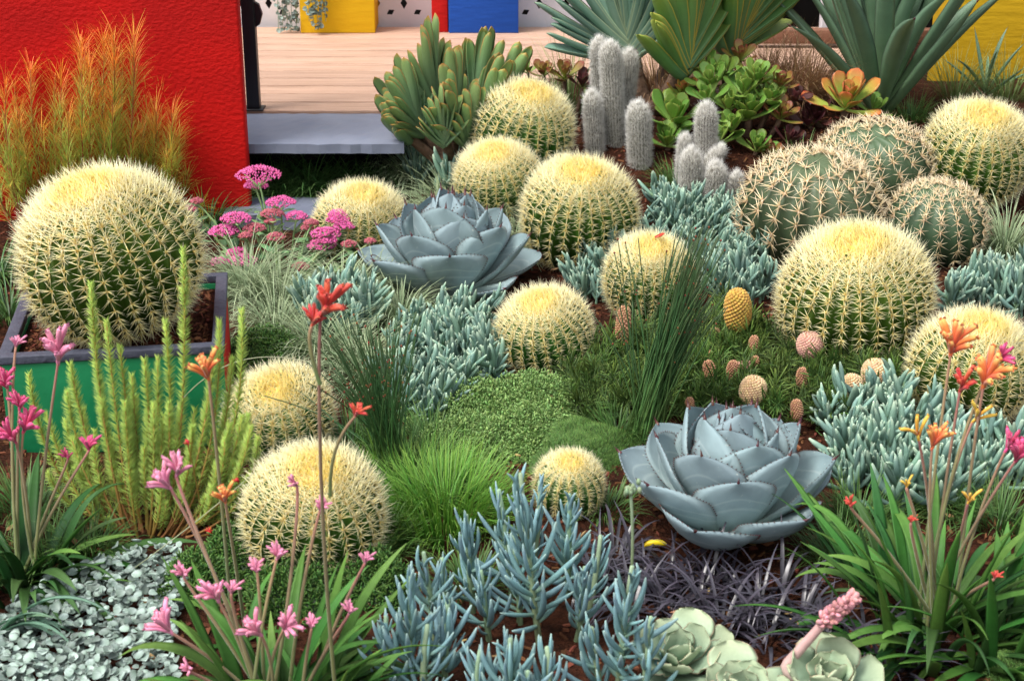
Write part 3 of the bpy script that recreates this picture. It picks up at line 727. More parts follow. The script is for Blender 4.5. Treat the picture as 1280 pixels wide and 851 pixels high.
# ------------------------------------------------------------------ aeoniums
SPAT = [(0, .22), (.2, .30), (.45, .55), (.7, .95), (.82, 1), (.92, .8), (.98, .4), (1, .1)]
def aeo_set(name, ramp, edge): 
    m = plant_mat(name, ramp, var=0.35, rough=0.42, edge=edge, edge_pos=0.8, noise=0.15, nscale=30, hue=0.02, transl=0.12)
    return [leaf_p(1, .46, .055, SPAT, 9, 4, b_, .08, keel=1.2).mesh('aeonium_leaf', m) for b_ in (.25, .45, .05)]
AE_G = aeo_set('green_aeonium_leaf', [(0, lin('#9ab060')), (.6, lin('#6f9540')), (1, lin('#6c8c3a'))], lin('#8a8a3c'))
AE_R = aeo_set('red_aeonium_leaf', [(0, lin('#8aa04c')), (.45, lin('#8a8a3c')), (1, lin('#7a3a2c'))], lin('#6e2a26'))
AE_O = aeo_set('orange_tipped_aeonium_leaf', [(0, lin('#9ab85a')), (.5, lin('#93aa4a')), (1, lin('#c0683a'))], lin('#c2543a'))
AE_P = aeo_set('purple_aeonium_leaf', [(0, lin('#6a7a3c')), (.4, lin('#5a3030')), (1, lin('#46201f'))], lin('#3e1a1e'))
def rosette(t, p_, R, n, ax, ms, e0=15, e1=78):
    ax = norm(ax); s1 = norm(np.cross(ax, V3(.3, 1, .1))); s2 = np.cross(ax, s1); ph = rng.random() * 6
    for i in range(n):
        s = i / (n - 1); az = i * GA + ph; el = math.radians(e0 + (e1 - e0) * s ** .9 + rng.normal() * 5)
        rad = s1 * math.cos(az) + s2 * math.sin(az); Yd = rad * math.cos(el) + ax * math.sin(el); Zd = ax * math.cos(el) - rad * math.sin(el)
        L = R * (1 - .45 * s) * rng.uniform(.88, 1.1)
        put('leaf', random.choice(ms), t, frames(p_ + ax * R * .12 * s, Yd, Zd, L, L, L)[0])
def aeonium(label, lst, Yb, seed):
    global rng
    rng = np.random.default_rng(seed)
    b = at_y(lst[0][0], lst[0][1], Yb); b[2] = ground_z(b[0], b[1])
    t = thing('aeonium', label, 'succulent', b, 'leafy rosette succulents')
    for (x, y, dy, rp, n, ms) in lst:
        p_ = at_y(x, y, Yb + dy); R = rp * 1.22 * px_m(p_); n = int(n * .85); g_ = float(ground_z(p_[0], p_[1])); p_[2] = max(p_[2], g_ + .01)
        q = V3(b[0] * .5 + p_[0] * .5, p_[1] + .02, g_ - .01)
        MB().add(tube_p(bez(q, (q + p_) / 2 + V3(0, 0, -.02), p_, 5), R * .09, 6)).obj('stem', M_bark, t)
        rosette(t, p_, R, n, V3((x - lst[0][0]) / 160, -.35, 1), ms)
aeonium('spreading green and bronze aeonium clump behind the short woolly columns', [(935, 150, 0, 44, 20, AE_G), (905, 100, .12, 30, 18, AE_G), (945, 105, .06, 32, 18, AE_G), (972, 112, .08, 28, 16, AE_R), (885, 128, .0, 28, 16, AE_G),
        (975, 150, -.02, 28, 16, AE_R), (900, 180, -.1, 30, 16, AE_G), (945, 190, -.12, 28, 16, AE_G), (985, 180, -.08, 26, 15, AE_P), (925, 78, .2, 26, 14, AE_R), (880, 90, .15, 24, 14, AE_G), (960, 205, -.14, 22, 14, AE_R), (910, 140, .0, 30, 18, AE_G), (992, 128, .05, 22, 14, AE_P), (890, 110, .06, 30, 18, AE_G), (930, 120, .04, 34, 20, AE_G), (960, 130, .02, 30, 18, AE_G), (915, 165, -.05, 30, 18, AE_G)], 5.50, 41)
aeonium('green leafy succulent with long loose leaves between the two woolly column clumps', [(842, 158, 0, 44, 22, AE_G), (834, 190, -.08, 34, 16, AE_G), (852, 120, .1, 26, 14, AE_O)], 5.50, 42)
aeonium('orange-tipped aeonium rosette in front of the large sword-leaved agave', [(1056, 138, 0, 48, 22, AE_O), (1020, 152, .02, 30, 14, AE_P), (1090, 142, .04, 26, 12, AE_G), (1010, 170, .0, 24, 12, AE_P)], 5.58, 43)
aeonium('dark red aeonium rosettes behind the rearmost golden barrel cactus', [(706, 100, 0, 26, 16, AE_R), (680, 96, .02, 22, 14, AE_R), (728, 110, -.02, 24, 14, AE_P), (738, 130, -.06, 22, 12, AE_G), (660, 92, .05, 18, 12, AE_G)], 5.66, 44)
rng = np.random.default_rng(12)
# ------------------------------------------------------------------ green planter box under the big cactus
M_green = solid_mat('green_paint', lin('#0c7a4a'), lin('#0a6c40'), 4, 0.55, 0.15, 40)
M_rim = solid_mat('slate_rim', lin('#474a58'), lin('#383a48'), 30, 0.7, 0.4, 80)
f0, f1 = at(-2, 446, PL_TOP), at(278, 431, PL_TOP); wF, dep = float(np.linalg.norm((f1 - f0)[:2])), 0.52; rz = math.atan2(f1[1] - f0[1], f1[0] - f0[0])
cc0 = (f0 + f1) / 2 + V3(-math.sin(rz), math.cos(rz), 0) * dep / 2
xA, xB, yF = cc0[0] - wF / 2, cc0[0] + wF / 2, cc0[1] - dep / 2
t = thing('green_planter', 'green painted planter box with a dark slate rim holding the largest cactus', 'planter', (cc0[0], cc0[1], 0)); t.rotation_euler = (0, 0, rz)
hz = PL_TOP - 0.02
MB().add(box_p(xB - xA, .025, hz, .003, (xA + xB) / 2, yF + .0125, hz / 2)).obj('front_panel', M_green, t)
MB().add(box_p(xB - xA, .025, hz, .003, (xA + xB) / 2, yF + dep - .0125, hz / 2)).obj('back_panel', M_green, t)
MB().add(box_p(.025, dep - .052, hz - .002, .003, xB - .0125, yF + dep / 2, hz / 2)).obj('side_panel', M_red2, t)['label'] = 'red painted right side panel'
MB().add(box_p(.025, dep - .052, hz - .002, .003, xA + .0125, yF + dep / 2, hz / 2)).obj('side_panel', M_green, t)
rw = .029
for (cx, cyy, sx, sy) in (((xA + xB) / 2, yF + rw / 2 - .004, xB - xA + .008, rw), ((xA + xB) / 2, yF + dep - rw / 2 + .004, xB - xA + .008, rw), (xA + rw / 2 - .004, yF + dep / 2, rw, dep - 2 * rw + .006), (xB - rw / 2 + .004, yF + dep / 2, rw, dep - 2 * rw + .006)):
    MB().add(box_p(sx, sy, .02, .003, cx, cyy, PL_TOP - .01)).obj('rim', M_rim, t)
MB().add(box_p(xB - xA - .05, dep - .05, .05, 0, (xA + xB) / 2, yF + dep / 2, PL_TOP - .06)).obj('soil', M_mulch, t)
n = 1500; P = np.stack([rng.uniform(xA + .04, xB - .04, n), rng.uniform(yF + .04, yF + dep - .04, n), PL_TOP - .034 + rng.random(n) * .006], 1)
MB().add(CHIP, frames(P, norm(rng.normal(size=(n, 3)) * V3(1, 1, .3)), norm(rng.normal(size=(n, 3)) * .4 + V3(0, 0, 1)), rng.uniform(.003, .009, n), rng.uniform(.008, .022, n), rng.uniform(.002, .005, n))).obj('bark_mulch', M_chip, t, smooth=False, kind='stuff')

# ------------------------------------------------------------------ grasses
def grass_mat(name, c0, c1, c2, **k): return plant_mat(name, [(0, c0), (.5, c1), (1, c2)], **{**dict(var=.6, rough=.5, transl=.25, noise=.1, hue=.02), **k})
BL = [blade_p(b_) for b_ in (.15, .5, .9, 1.3, 1.8, 2.3)]
def blades(mb, P, dirs, L, w, which, c=0.0):
    which = np.asarray(which)
    for k in range(len(BL)):
        s_ = which == k
        if s_.any(): mb.add(BL[k], frames(P[s_], dirs[s_], V3(0, 0, 1), np.broadcast_to(w, len(P))[s_], L[s_], np.broadcast_to(w, len(P))[s_] * 0 + L[s_]), c=np.broadcast_to(c, len(P))[s_])
def tuft(name, label, cat, b, n, L, w, mat, rad=.03, el=(35, 85), bend=(1, 4), group=None, wind=None, seed=0):
    r_ = np.random.default_rng(seed + int(abs(b[0]) * 997 + b[1] * 7919))
    az = r_.random(n) * 6.283; e_ = np.radians(r_.uniform(el[0], el[1], n)); rr = rad * np.sqrt(r_.random(n))
    rd = np.stack([np.cos(az), np.sin(az), 0 * az], 1)
    P = b + rd * rr[:, None] + r_.normal(size=(n, 3)) * V3(.004, .004, 0); P[:, 2] = ground_z(P[:, 0], P[:, 1]) + (b[2] - float(ground_z(b[0], b[1]))) - .004
    D = rd * np.cos(e_)[:, None] + V3(0, 0, 1) * np.sin(e_)[:, None]
    if wind is not None: D = D + np.asarray(wind)
    mb = MB(); blades(mb, P, norm(D), L * r_.uniform(.55, 1.15, n), w * r_.uniform(.7, 1.25, n), r_.integers(bend[0], bend[1] + 1, n))
    return tag(mb.obj(name, mat, loc=b), label, cat, group, 'thing')
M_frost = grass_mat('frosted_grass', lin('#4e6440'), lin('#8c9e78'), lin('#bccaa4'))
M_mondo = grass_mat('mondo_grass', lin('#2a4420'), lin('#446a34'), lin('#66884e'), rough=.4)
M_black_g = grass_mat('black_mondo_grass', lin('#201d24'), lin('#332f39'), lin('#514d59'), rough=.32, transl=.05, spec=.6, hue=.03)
M_sedge = grass_mat('brown_sedge', lin('#6a4a34'), lin('#9a7654'), lin('#b89a74'))
M_lime = grass_mat('lime_grass', lin('#385f20'), lin('#588a2e'), lin('#80a84a'))
M_fine = grass_mat('fine_green_grass', lin('#4a5e30'), lin('#72884a'), lin('#a0a468'))
gF = 'pale wispy grass tufts'
for i, (x, y, n, L, lab) in enumerate([(478, 216, 260, .17, 'pale wispy grass tuft in front of the slate step'), (520, 232, 260, .17, 'pale wispy grass tuft behind the rear blue agave'), (560, 262, 240, .16, 'pale wispy grass tuft between two rear golden barrel cacti'),
        (612, 285, 330, .17, 'pale wispy grass tuft spilling over the half-hidden golden barrel cactus'), (310, 372, 300, .19, 'pale wispy grass tuft beside the rim of the green planter box'), (350, 385, 260, .17, 'pale wispy grass tuft below the pink stonecrop'),
        (428, 388, 260, .16, 'pale wispy grass tuft beside the rear blue agave'), (500, 405, 260, .14, 'pale wispy grass tuft under the front leaves of the rear blue agave'), (1256, 318, 300, .17, 'pale wispy grass tuft beside the small dark barrel cactus'), (468, 372, 200, .15, 'pale wispy grass tuft between stonecrop and rear blue agave')]):
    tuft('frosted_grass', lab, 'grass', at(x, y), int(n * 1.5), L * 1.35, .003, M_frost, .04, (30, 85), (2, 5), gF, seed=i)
for i, (x, y, n, L, lab) in enumerate([(395, 440, 260, .15, 'pale wispy grass tuft behind the loose dark rush'), (440, 455, 260, .15, 'pale wispy grass tuft beside the loose dark rush'), (345, 415, 240, .15, 'pale wispy grass tuft behind the golden barrel cactus near the planter corner'), (640, 318, 240, .15, 'pale wispy grass tuft between the rear blue agave and a golden barrel cactus'), (545, 285, 220, .16, 'pale wispy grass tuft against the back of the rear blue agave'), (585, 300, 220, .16, 'pale wispy grass tuft at the foot of the half-hidden golden barrel cactus'), (460, 480, 200, .14, 'pale wispy grass tuft in the middle of the chalk stick mat')]):
    tuft('frosted_grass', lab, 'grass', at(x, y), n, L * 1.3, .003, M_frost, .05, (30, 85), (2, 5), gF, seed=200 + i)
M_fineg = grass_mat('fine_dark_grass', lin('#2c4a20'), lin('#4a6e34'), lin('#6a8a48'))
for i, (x, y, n, L, lab) in enumerate([(300, 640, 260, .10, 'fine green grass tuft beside the golden barrel cactus behind the pink paws'), (500, 590, 300, .14, 'fine green grass tuft at the foot of the loose dark rush'), (440, 560, 300, .13, 'fine green grass tuft between two near golden barrel cacti'), (540, 555, 260, .11, 'fine green grass tuft beside the thyme carpet'), (770, 545, 260, .10, 'fine green grass tuft at the foot of the dense rush'), (1180, 640, 260, .12, 'fine green grass tuft behind the orange kangaroo paws'), (1250, 660, 260, .12, 'fine green grass tuft under the magenta paws'), (110, 690, 260, .10, 'fine green grass tuft behind the silver carpet'), (30, 640, 260, .12, 'fine green grass tuft at the foot of the magenta kangaroo paw'), (1075, 660, 300, .12, 'fine green grass tuft between the front agave and the orange paws'), (1045, 700, 260, .11, 'fine green grass tuft behind the pink flower stalk'), (860, 415, 260, .10, 'fine green grass tuft beside the yellow banksia cone'), (470, 690, 300, .11, 'fine green grass tuft beside the nearest golden barrel cactus'), (430, 720, 260, .10, 'fine green grass tuft among the pink paw leaves'), (755, 640, 200, .08, 'fine green grass tuft between the smallest cactus and the front agave'), (585, 735, 220, .09, 'fine green grass tuft between the lime grass and the tall chalk sticks'), (845, 240, 220, .12, 'fine green grass tuft between the two woolly column clumps'), (1000, 215, 220, .12, 'fine green grass tuft between the short woolly columns and the dark barrel cacti'), (1140, 150, 220, .12, 'fine green grass tuft behind the dark barrel cacti'), (60, 700, 240, .10, 'fine green grass tuft at the back edge of the silver carpet')]):
    tuft('fine_grass', lab, 'grass', at(x, y), n, L, .0028, M_fineg, .06, (35, 88), (0, 4), 'fine green grass tufts', seed=240 + i)
gM = 'dark mondo grass under the step'
for i, (x, y) in enumerate([(322, 236), (352, 240), (385, 238), (418, 240), (450, 236), (476, 234), (400, 228), (340, 228)]):
    tuft('mondo_grass', 'dark green mondo grass tuft under the slate step', 'grass', at(x, y + 9), 190, .21, .0045, M_mondo, .05, (30, 80), (2, 4), gM, seed=i)
for i, (x, y, lab) in enumerate([(262, 285, 'dark green grass tuft between the red wall and the pink stonecrop'), (12, 400, 'dark green grass tuft beside the left rim of the green planter'), (-5, 350, 'dark green grass tuft under the orange feathery shrub')]):
    tuft('mondo_grass', lab, 'grass', at(x, y), 170, .2, .0045, M_mondo, .05, (30, 80), (2, 4), 'dark grass tufts', seed=30 + i)
gB = 'black mondo grass tufts'
for i, (x, y) in enumerate([(770, 690), (800, 720), (840, 712), (870, 745), (910, 735), (945, 755), (975, 735), (835, 755), (900, 775), (1000, 770), (790, 752), (960, 790), (1030, 800), (745, 715), (1110, 835), (885, 722), (1080, 800)]):
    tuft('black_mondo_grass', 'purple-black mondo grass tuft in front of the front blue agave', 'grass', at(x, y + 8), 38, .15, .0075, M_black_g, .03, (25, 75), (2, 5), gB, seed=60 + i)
for i, (x, y, Y_, lab) in enumerate([(985, 112, 5.85, 'brown sedge tuft behind the green aeonium clump'), (1012, 116, 5.9, 'brown sedge tuft beside the large sword-leaved agave'), (822, 116, 5.9, 'brown sedge tuft beside the trunk of the large fan aloe'), (955, 100, 5.95, 'brown sedge tuft under the leaning fan of the large aloe')]):
    b = at_y(x, y, Y_); b[2] = ground_z(b[0], b[1]); tuft('brown_sedge', lab, 'grass', b, 420, .32, .0032, M_sedge, .05, (50, 88), (1, 4), 'brown sedge tufts', seed=80 + i)
b = at_y(712, 118, 5.8); b[2] = ground_z(b[0], b[1]); tuft('green_grass', 'loose fine green grass tuft in front of the deck beside the tall woolly columns', 'grass', b, 130, .33, .003, M_fine, .05, (55, 88), (0, 3), seed=90)
for i, (x, y) in enumerate([(1195, 118), (1258, 122)]):
    b = at_y(x, y, 6.05); b[2] = ground_z(b[0], b[1]); tuft('green_grass', 'fine yellowish grass tuft in front of the yellow wall', 'grass', b, 140, .24, .0026, M_fine, .07, (45, 88), (0, 3), 'grass by the yellow wall', seed=91 + i)
for i, (x, y, n, L, lab) in enumerate([(556, 650, 1300, .14, 'bright lime green grass mound beside the blue chalk sticks'), (515, 618, 700, .12, 'bright lime green grass mound behind the nearest golden barrel cactus')]):
    tuft('lime_grass', lab, 'grass', at(x, y), n, L, .0026, M_lime, .12, (45, 88), (0, 3), 'bright green grass mounds', seed=95 + i)

# ------------------------------------------------------------------ cushions and low ground cover
def mound(name, label, cat, px, py, rx, h, n, mat, L, w, el=60, kind='stuff', seed=0, leafy=False):
    r_ = np.random.default_rng(seed + 500); c = at(px, py); R = rx * px_m(c)
    a = r_.random(n) * 6.283; q = np.sqrt(r_.random(n)); q = np.where(r_.random(n) < .12, q * r_.uniform(1, 1.28, n), q); lob = 1 + .12 * np.sin(3 * a + seed) + .08 * np.sin(5 * a)
    x = c[0] + R * q * lob * np.cos(a); y = c[1] + R * 1.15 * q * lob * np.sin(a)
    bum = .012 * (np.sin(x * 40 + seed) * np.sin(y * 37) + .6 * np.sin(x * 90) * np.sin(y * 83 + 1))
    P = np.stack([x, y, ground_z(x, y) + h * np.maximum(0, 1 - q ** 2.4) + bum * (1 - q) - .004 + (r_.random(n) ** 3 * .03 * np.maximum(.3, 1 - q ** 3) if leafy else 0)], 1)
    nn = norm(np.stack([np.cos(a) * q ** 1.4 * h / R * 2.4, np.sin(a) * q ** 1.4 * h / R * 2.4, 0 * a + 1], 1))
    D = norm(nn + r_.normal(size=(n, 3)) * (.9 if leafy else .5))
    mb = MB()
    nb_ = 36; rings = 9
    vv = []
    for k in range(rings + 1):
        s_ = k / rings
        for j in range(nb_):
            aa = j / nb_ * 6.283; lb = 1 + .12 * math.sin(3 * aa + seed) + .08 * math.sin(5 * aa); xx = c[0] + R * s_ * lb * math.cos(aa); yy = c[1] + R * 1.15 * s_ * lb * math.sin(aa)
            vv.append((xx, yy, float(ground_z(xx, yy)) + h * (1 - s_ ** 2.4) - .012 - (.01 if k == rings else 0)))
    mb.add(Proto(vv, [(i * nb_ + j, i * nb_ + (j + 1) % nb_, (i + 1) * nb_ + (j + 1) % nb_, (i + 1) * nb_ + j) for i in range(rings) for j in range(nb_)]), r=.2)
    if leafy: mb.add(LITTLE, frames(P, D, V3(.1, .1, 1) + r_.normal(size=(n, 3)) * .3, w * r_.uniform(.6, 1.3, n), L * r_.uniform(.6, 1.3, n), L * r_.uniform(.6, 1.3, n)))
    else: mb.add(CONE, frames(P, D, V3(.2, .1, 1), w, L * r_.uniform(.6, 1.3, n), w))
    return tag(mb.obj(name, mat, loc=c), label, cat, kind=kind)
LITTLE = leaf_p(1, 1, .25, [(0, .3), (.4, 1), (.8, .8), (1, .1)], 3, 2, .3, .15)
M_moss = grass_mat('moss_cushion', lin('#34541f'), lin('#4e7630'), lin('#74964c'), var=.9)
M_thyme = grass_mat('thyme_carpet', lin('#587c3a'), lin('#7ca058'), lin('#9cba74'), var=.8)
M_heath = grass_mat('heath_carpet', lin('#2c4a22'), lin('#47702f'), lin('#6a8f44'), var=.6)
mound('moss_cushion', 'smooth green moss cushion beside the front blue agave', 'moss', 718, 560, 72, .045, 16000, M_moss, .013, .0010, seed=1)
mound('moss_cushion', 'green moss cushion beside the small dark barrel cactus', 'moss', 1240, 352, 38, .03, 5000, M_moss, .010, .0011, seed=2)
mound('moss_cushion', 'green moss cushion at the foot of the orange kangaroo paws', 'moss', 1275, 838, 55, .03, 6000, M_moss, .009, .0009, seed=3)
for i, (x, y, r_, n, lab) in enumerate([(585, 515, 78, 5200, 'carpet of tiny-leaved green thyme beside the blue chalk sticks'), (668, 505, 76, 5200, 'carpet of tiny-leaved green thyme in front of a golden barrel cactus'), (590, 560, 64, 4200, 'carpet of tiny-leaved green thyme behind the lime grass'), (660, 548, 60, 4000, 'carpet of tiny-leaved green thyme beside the moss cushion')]):
    mound('thyme_carpet', lab, 'ground cover', x, y, r_, .05, n, M_thyme, .0095, .005, seed=10 + i, leafy=True)
for i, (x, y, r_, n, lab) in enumerate([(330, 445, 52, 3600, 'low dark green heath behind a golden barrel cactus'), (250, 735, 52, 3200, 'low dark green heath beside the silver round-leaved carpet'), (295, 700, 46, 2600, 'low dark green heath at the foot of the golden barrel cactus'), (380, 740, 70, 4200, 'low dark green heath among the pink kangaroo paws'), (470, 735, 50, 2600, 'low dark green heath beside the blue chalk sticks')]):
    mound('heath_carpet', lab, 'ground cover', x, y, r_, .05, n, M_heath, .012, .0035, seed=20 + i, leafy=True)

# ------------------------------------------------------------------ blue chalk sticks
M_chalk = plant_mat('chalk_stick_leaf', [(0, lin('#6f8862')), (.3, lin('#648376')), (.8, lin('#708e80')), (1, lin('#9cb09a'))], var=.8, rough=.66, noise=.2, nscale=40, hue=.03, spec=.25)
M_cstem = plant_mat('chalk_stick_stem', [(0, lin('#6a7a58')), (1, lin('#8aa486'))], var=.2, rough=.7)
def stick(bend, rw_, n=6): 
    s = np.linspace(0, 1, 7); a = bend * s; y = np.cumsum(np.cos(a)) / 7; z = np.cumsum(np.sin(a)) / 7
    return tube_p(np.stack([0 * s, y - y[0], z - z[0]], 1), np.array([.55, .85, 1, 1, .95, .75, .3]) * rw_, n)
STK = [stick(b_, .075) for b_ in (.35, .7, 1.05)]; STKF = [stick(b_, .047) for b_ in (.3, .65, 1.0)]
M_chalkf = plant_mat('tall_chalk_stick_leaf', [(0, lin('#7a967e')), (.3, lin('#6a8c8c')), (.8, lin('#70929a')), (1, lin('#90aaa4'))], var=.5, rough=.65, noise=.2, nscale=30, hue=.02, spec=.2)
STKM = [q.mesh('chalk_leaf', M_chalkf) for q in STKF]
def shoot_geo(base, top, L, nleaf, r_):
    base, top = np.asarray(base, float), np.asarray(top, float); ax = norm(top - base); s1 = norm(np.cross(ax, V3(.2, 1, .05))); s2 = np.cross(ax, s1); out = []
    ph = r_.random() * 6
    for i in range(nleaf):
        s = (i + .5) / nleaf; az = i * GA + ph; el = math.radians(26 + 48 * s ** 1.3 + r_.normal() * 12)
        rad = s1 * math.cos(az) + s2 * math.sin(az); p_ = base + (top - base) * (.12 + .86 * s) * .93
        Yd = rad * math.cos(el) + ax * math.sin(el); Zd = ax * math.cos(el) - rad * math.sin(el); l = L * (1.05 - .45 * s ** 2) * r_.uniform(.6, 1.2)
        out.append((r_.integers(0, 3), frames(p_, Yd, Zd, l * r_.uniform(.85, 1.1), l, l)[0]))
    return out
# low mats: each shoot is one part
SHM = []
for k in range(6):
    r_ = np.random.default_rng(900 + k); mb = MB()
    for w_, M_ in shoot_geo((0, 0, 0), (r_.normal() * .1, r_.normal() * .1, .75), .62, 15, r_): mb.add(STK[w_], M_[None] * np.array([1, 1, 1, 1]))
    mb.add(tube_p([(0, 0, -.1), (0, 0, .35), (0, 0, .7)], [.04, .035, .03], 5)); SHM.append(mb.mesh('chalk_shoot', M_chalk))
def chalk_mat(label, poly, n, h, seed):
    global rng
    rng = np.random.default_rng(seed); P = poly_pts(poly, int(n * .72)); c = P.mean(0); c[2] = ground_z(c[0], c[1])
    t = thing('blue_chalk_sticks', label, 'succulent', c, 'low mats of blue chalk sticks')
    for p_ in P:
        az = rng.random() * 6.28; tl = V3(rng.normal() * .18, rng.normal() * .18 - .05, 1); s = h * 1.22 * rng.uniform(.7, 1.25)
        X_ = V3(math.cos(az), math.sin(az), 0); put('shoot', SHM[rng.integers(0, 6)], t, frames(p_, np.cross(norm(tl), X_), tl, s, s, s)[0])
chalk_mat('low blue chalk stick mat between the fan aloe and the slate step', [(515, 205), (560, 192), (605, 190), (600, 235), (555, 250), (520, 240)], 60, .12, 1)
chalk_mat('low blue chalk stick mat between two golden barrel cacti behind the dark rush', [(712, 330), (760, 300), (800, 282), (860, 280), (900, 300), (960, 330), (965, 385), (900, 395), (870, 350), (760, 385), (715, 375)], 170, .105, 2)
chalk_mat('low blue chalk stick mat in front of the rear blue agave', [(490, 430), (530, 412), (600, 408), (632, 440), (630, 480), (570, 515), (530, 545), (500, 540), (480, 490)], 150, .105, 3)
chalk_mat('low blue chalk stick mat below the pink stonecrop', [(370, 405), (410, 385), (450, 385), (465, 415), (430, 435), (390, 425)], 40, .12, 4)
chalk_mat('low blue chalk stick mat between the front agave and the orange kangaroo paws', [(1030, 545), (1090, 525), (1200, 545), (1270, 575), (1270, 620), (1150, 650), (1070, 650), (1040, 600)], 150, .12, 5)
chalk_mat('low blue chalk stick mat between the two golden barrel cacti at the right', [(1170, 385), (1230, 370), (1300, 372), (1300, 400), (1240, 402), (1180, 402)], 50, .12, 6)
chalk_mat('low blue chalk stick mat beside the short woolly columns', [(800, 265), (840, 255), (870, 268), (930, 285), (940, 305), (880, 300), (830, 285)], 55, .10, 7)
# tall front plants: each leaf is one part
def chalk_plant(label, shoots, seed, flower=None):
    global rng
    rng = np.random.default_rng(seed); b = at(*shoots[0][:2]); t = thing('blue_chalk_sticks', label, 'succulent', b, 'tall blue chalk sticks in front')
    for (x, y, xt, yt, n, L) in shoots:
        p_ = at(x, y); q = at_y(xt, yt, p_[1] + rng.normal() * .015)
        L = L * 1.15; n = int(n * 1.1)
        MB().add(tube_p(bez(p_ - V3(0, 0, .01), (p_ + q) / 2 + rng.normal(size=3) * .008, q - (q - p_) * .08, 7), np.linspace(.0065, .004, 7), 7)).obj('stem', M_cstem, t)
        for w_, M_ in shoot_geo(p_, q - V3(0, 0, L * .35), L, n, rng): put('leaf', STKM[w_], t, M_)
    if flower:
        (x, y, xt, yt) = flower; p_ = at(x, y); q0 = at_y(790, 705, p_[1]); q = at_y(xt, yt, p_[1])
        MB().add(tube_p(bez(q0, (q0 + q) / 2 + V3(.004, 0, 0), q, 6), .0028, 6)).obj('flower_stalk', M_cstem, t)
        k = 14; MB().add(BALL, frames(q + rng.normal(size=(k, 3)) * V3(.006, .006, .009), V3(0, 0, 1), V3(1, 0, 0), .004, .007, .004)).obj('flower_bud', M_cstem, t)
chalk_plant('tall bluish chalk stick plant between the lime grass and the smallest golden barrel cactus', [(675, 805, 648, 572, 52, .095), (592, 765, 582, 632, 30, .085), (708, 745, 712, 606, 34, .085), (640, 745, 622, 600, 30, .08), (660, 725, 676, 590, 26, .08), (735, 770, 752, 660, 20, .075), (612, 800, 600, 705, 20, .085), (650, 780, 640, 660, 26, .09), (720, 800, 732, 700, 20, .085), (560, 775, 552, 690, 16, .085)], 51)
chalk_plant('tall bluish chalk stick plant beside the pink kangaroo paws', [(514, 872, 512, 705, 40, .092), (545, 800, 528, 680, 18, .10), (555, 860, 560, 740, 26, .085), (490, 880, 482, 760, 22, .085), (530, 890, 535, 770, 22, .085)], 52)
chalk_plant('low bluish chalk stick plant in front of the tallest chalk sticks', [(640, 905, 638, 788, 34, .085), (600, 900, 600, 805, 24, .08), (680, 900, 684, 800, 26, .08), (660, 935, 660, 830, 20, .08)], 53)
chalk_plant('bluish chalk stick plant with a flower stalk beside the wavy echeverias', [(770, 880, 792, 692, 38, .095), (755, 880, 738, 775, 18, .085), (800, 890, 815, 760, 16, .085)], 54, (770, 880, 788, 612))
# ------------------------------------------------------------------ kangaroo paws
STRAP = [(0, .8), (.3, 1), (.6, .9), (.85, .5), (1, .04)]
def strap_set(name, c0, c1, c2):
    m = plant_mat(name, [(0, c0), (.6, c1), (1, c2)], var=.45, rough=.55, transl=.2, noise=.2, nscale=25, hue=.025, spec=.25)
    return [leaf_p(1, .08, .008, STRAP, 12, 4, -b_, .18, twist=tw, bpow=1.7).mesh('strap_leaf', m) for b_, tw in ((.25, .3), (.7, -.4), (1.2, .5), (1.9, .2))]
ST_G = strap_set('green_strap_leaf', lin('#345a26'), lin('#44702e'), lin('#618a3e'))
ST_D = strap_set('dark_strap_leaf', lin('#24401e'), lin('#345a2a'), lin('#4a7040'))
ST_P = strap_set('pale_strap_leaf', lin('#5a8460'), lin('#78a084'), lin('#8cae94'))
def straps(t, b, n, L, w, sets, el=(35, 82), rad=.03, az=None, bendset=(0, 1, 2, 3)):
    for i in range(n):
        a = rng.random() * 6.283 if az is None else rng.uniform(*az); e_ = math.radians(rng.uniform(*el)); rd = V3(math.cos(a), math.sin(a), 0)
        Yd = rd * math.cos(e_) + V3(0, 0, math.sin(e_)); l = L * rng.uniform(.6, 1.12)
        p_ = b + rd * rad * rng.random(); p_[2] = ground_z(p_[0], p_[1]) - .01
        put('leaf', sets[rng.choice(bendset)], t, frames(p_, Yd, V3(0, 0, 1) * math.cos(e_) - rd * math.sin(e_), w / .08 * rng.uniform(.7, 1.2), l, l)[0])
def paw_set(name, ramp, nf=(8, 12)):
    m = plant_mat(name, ramp, var=.3, rough=.6, transl=.15, noise=.2, nscale=120, hue=.012, sheen=.3); out = []
    for k in range(4):
        r_ = np.random.default_rng(70 + k); mb = MB(); n = r_.integers(*nf)
        for i in range(n):
            a = (i / (n - 1) - .5) * 1.5 + r_.normal() * .12; b_ = r_.normal() * .55; d0 = norm(V3(math.sin(a) * .5, 1, math.sin(b_) * .4)); d1 = norm(V3(math.sin(a) * 1.3, math.cos(a) * .8, math.sin(b_) * 1.1))
            st = V3(a * .06, r_.uniform(-.05, .3), b_ * .05); l = r_.uniform(.5, 1.0); a = a * r_.uniform(.5, 1.3)
            pts = bez(st, st + d0 * .45 * l, st + d0 * .45 * l + d1 * .6 * l, 6); mb.add(tube_p(pts, np.array([.04, .065, .075, .08, .095, .075]), 6), r=r_.random())
            e_ = pts[-1]; dd = norm(pts[-1] - pts[-2])
            for q in range(4): mb.add(LITTLE, frames(e_, norm(dd * .6 + norm(r_.normal(size=3)) * .8), V3(0, 0, 1), .08, .12, .1), r=r_.random())
        mb.add(tube_p([(0, -.15, 0), (0, 0, 0), (0, .2, 0)], [.05, .075, .06], 6)); out.append(mb.mesh('paw_flower', m))
    return out
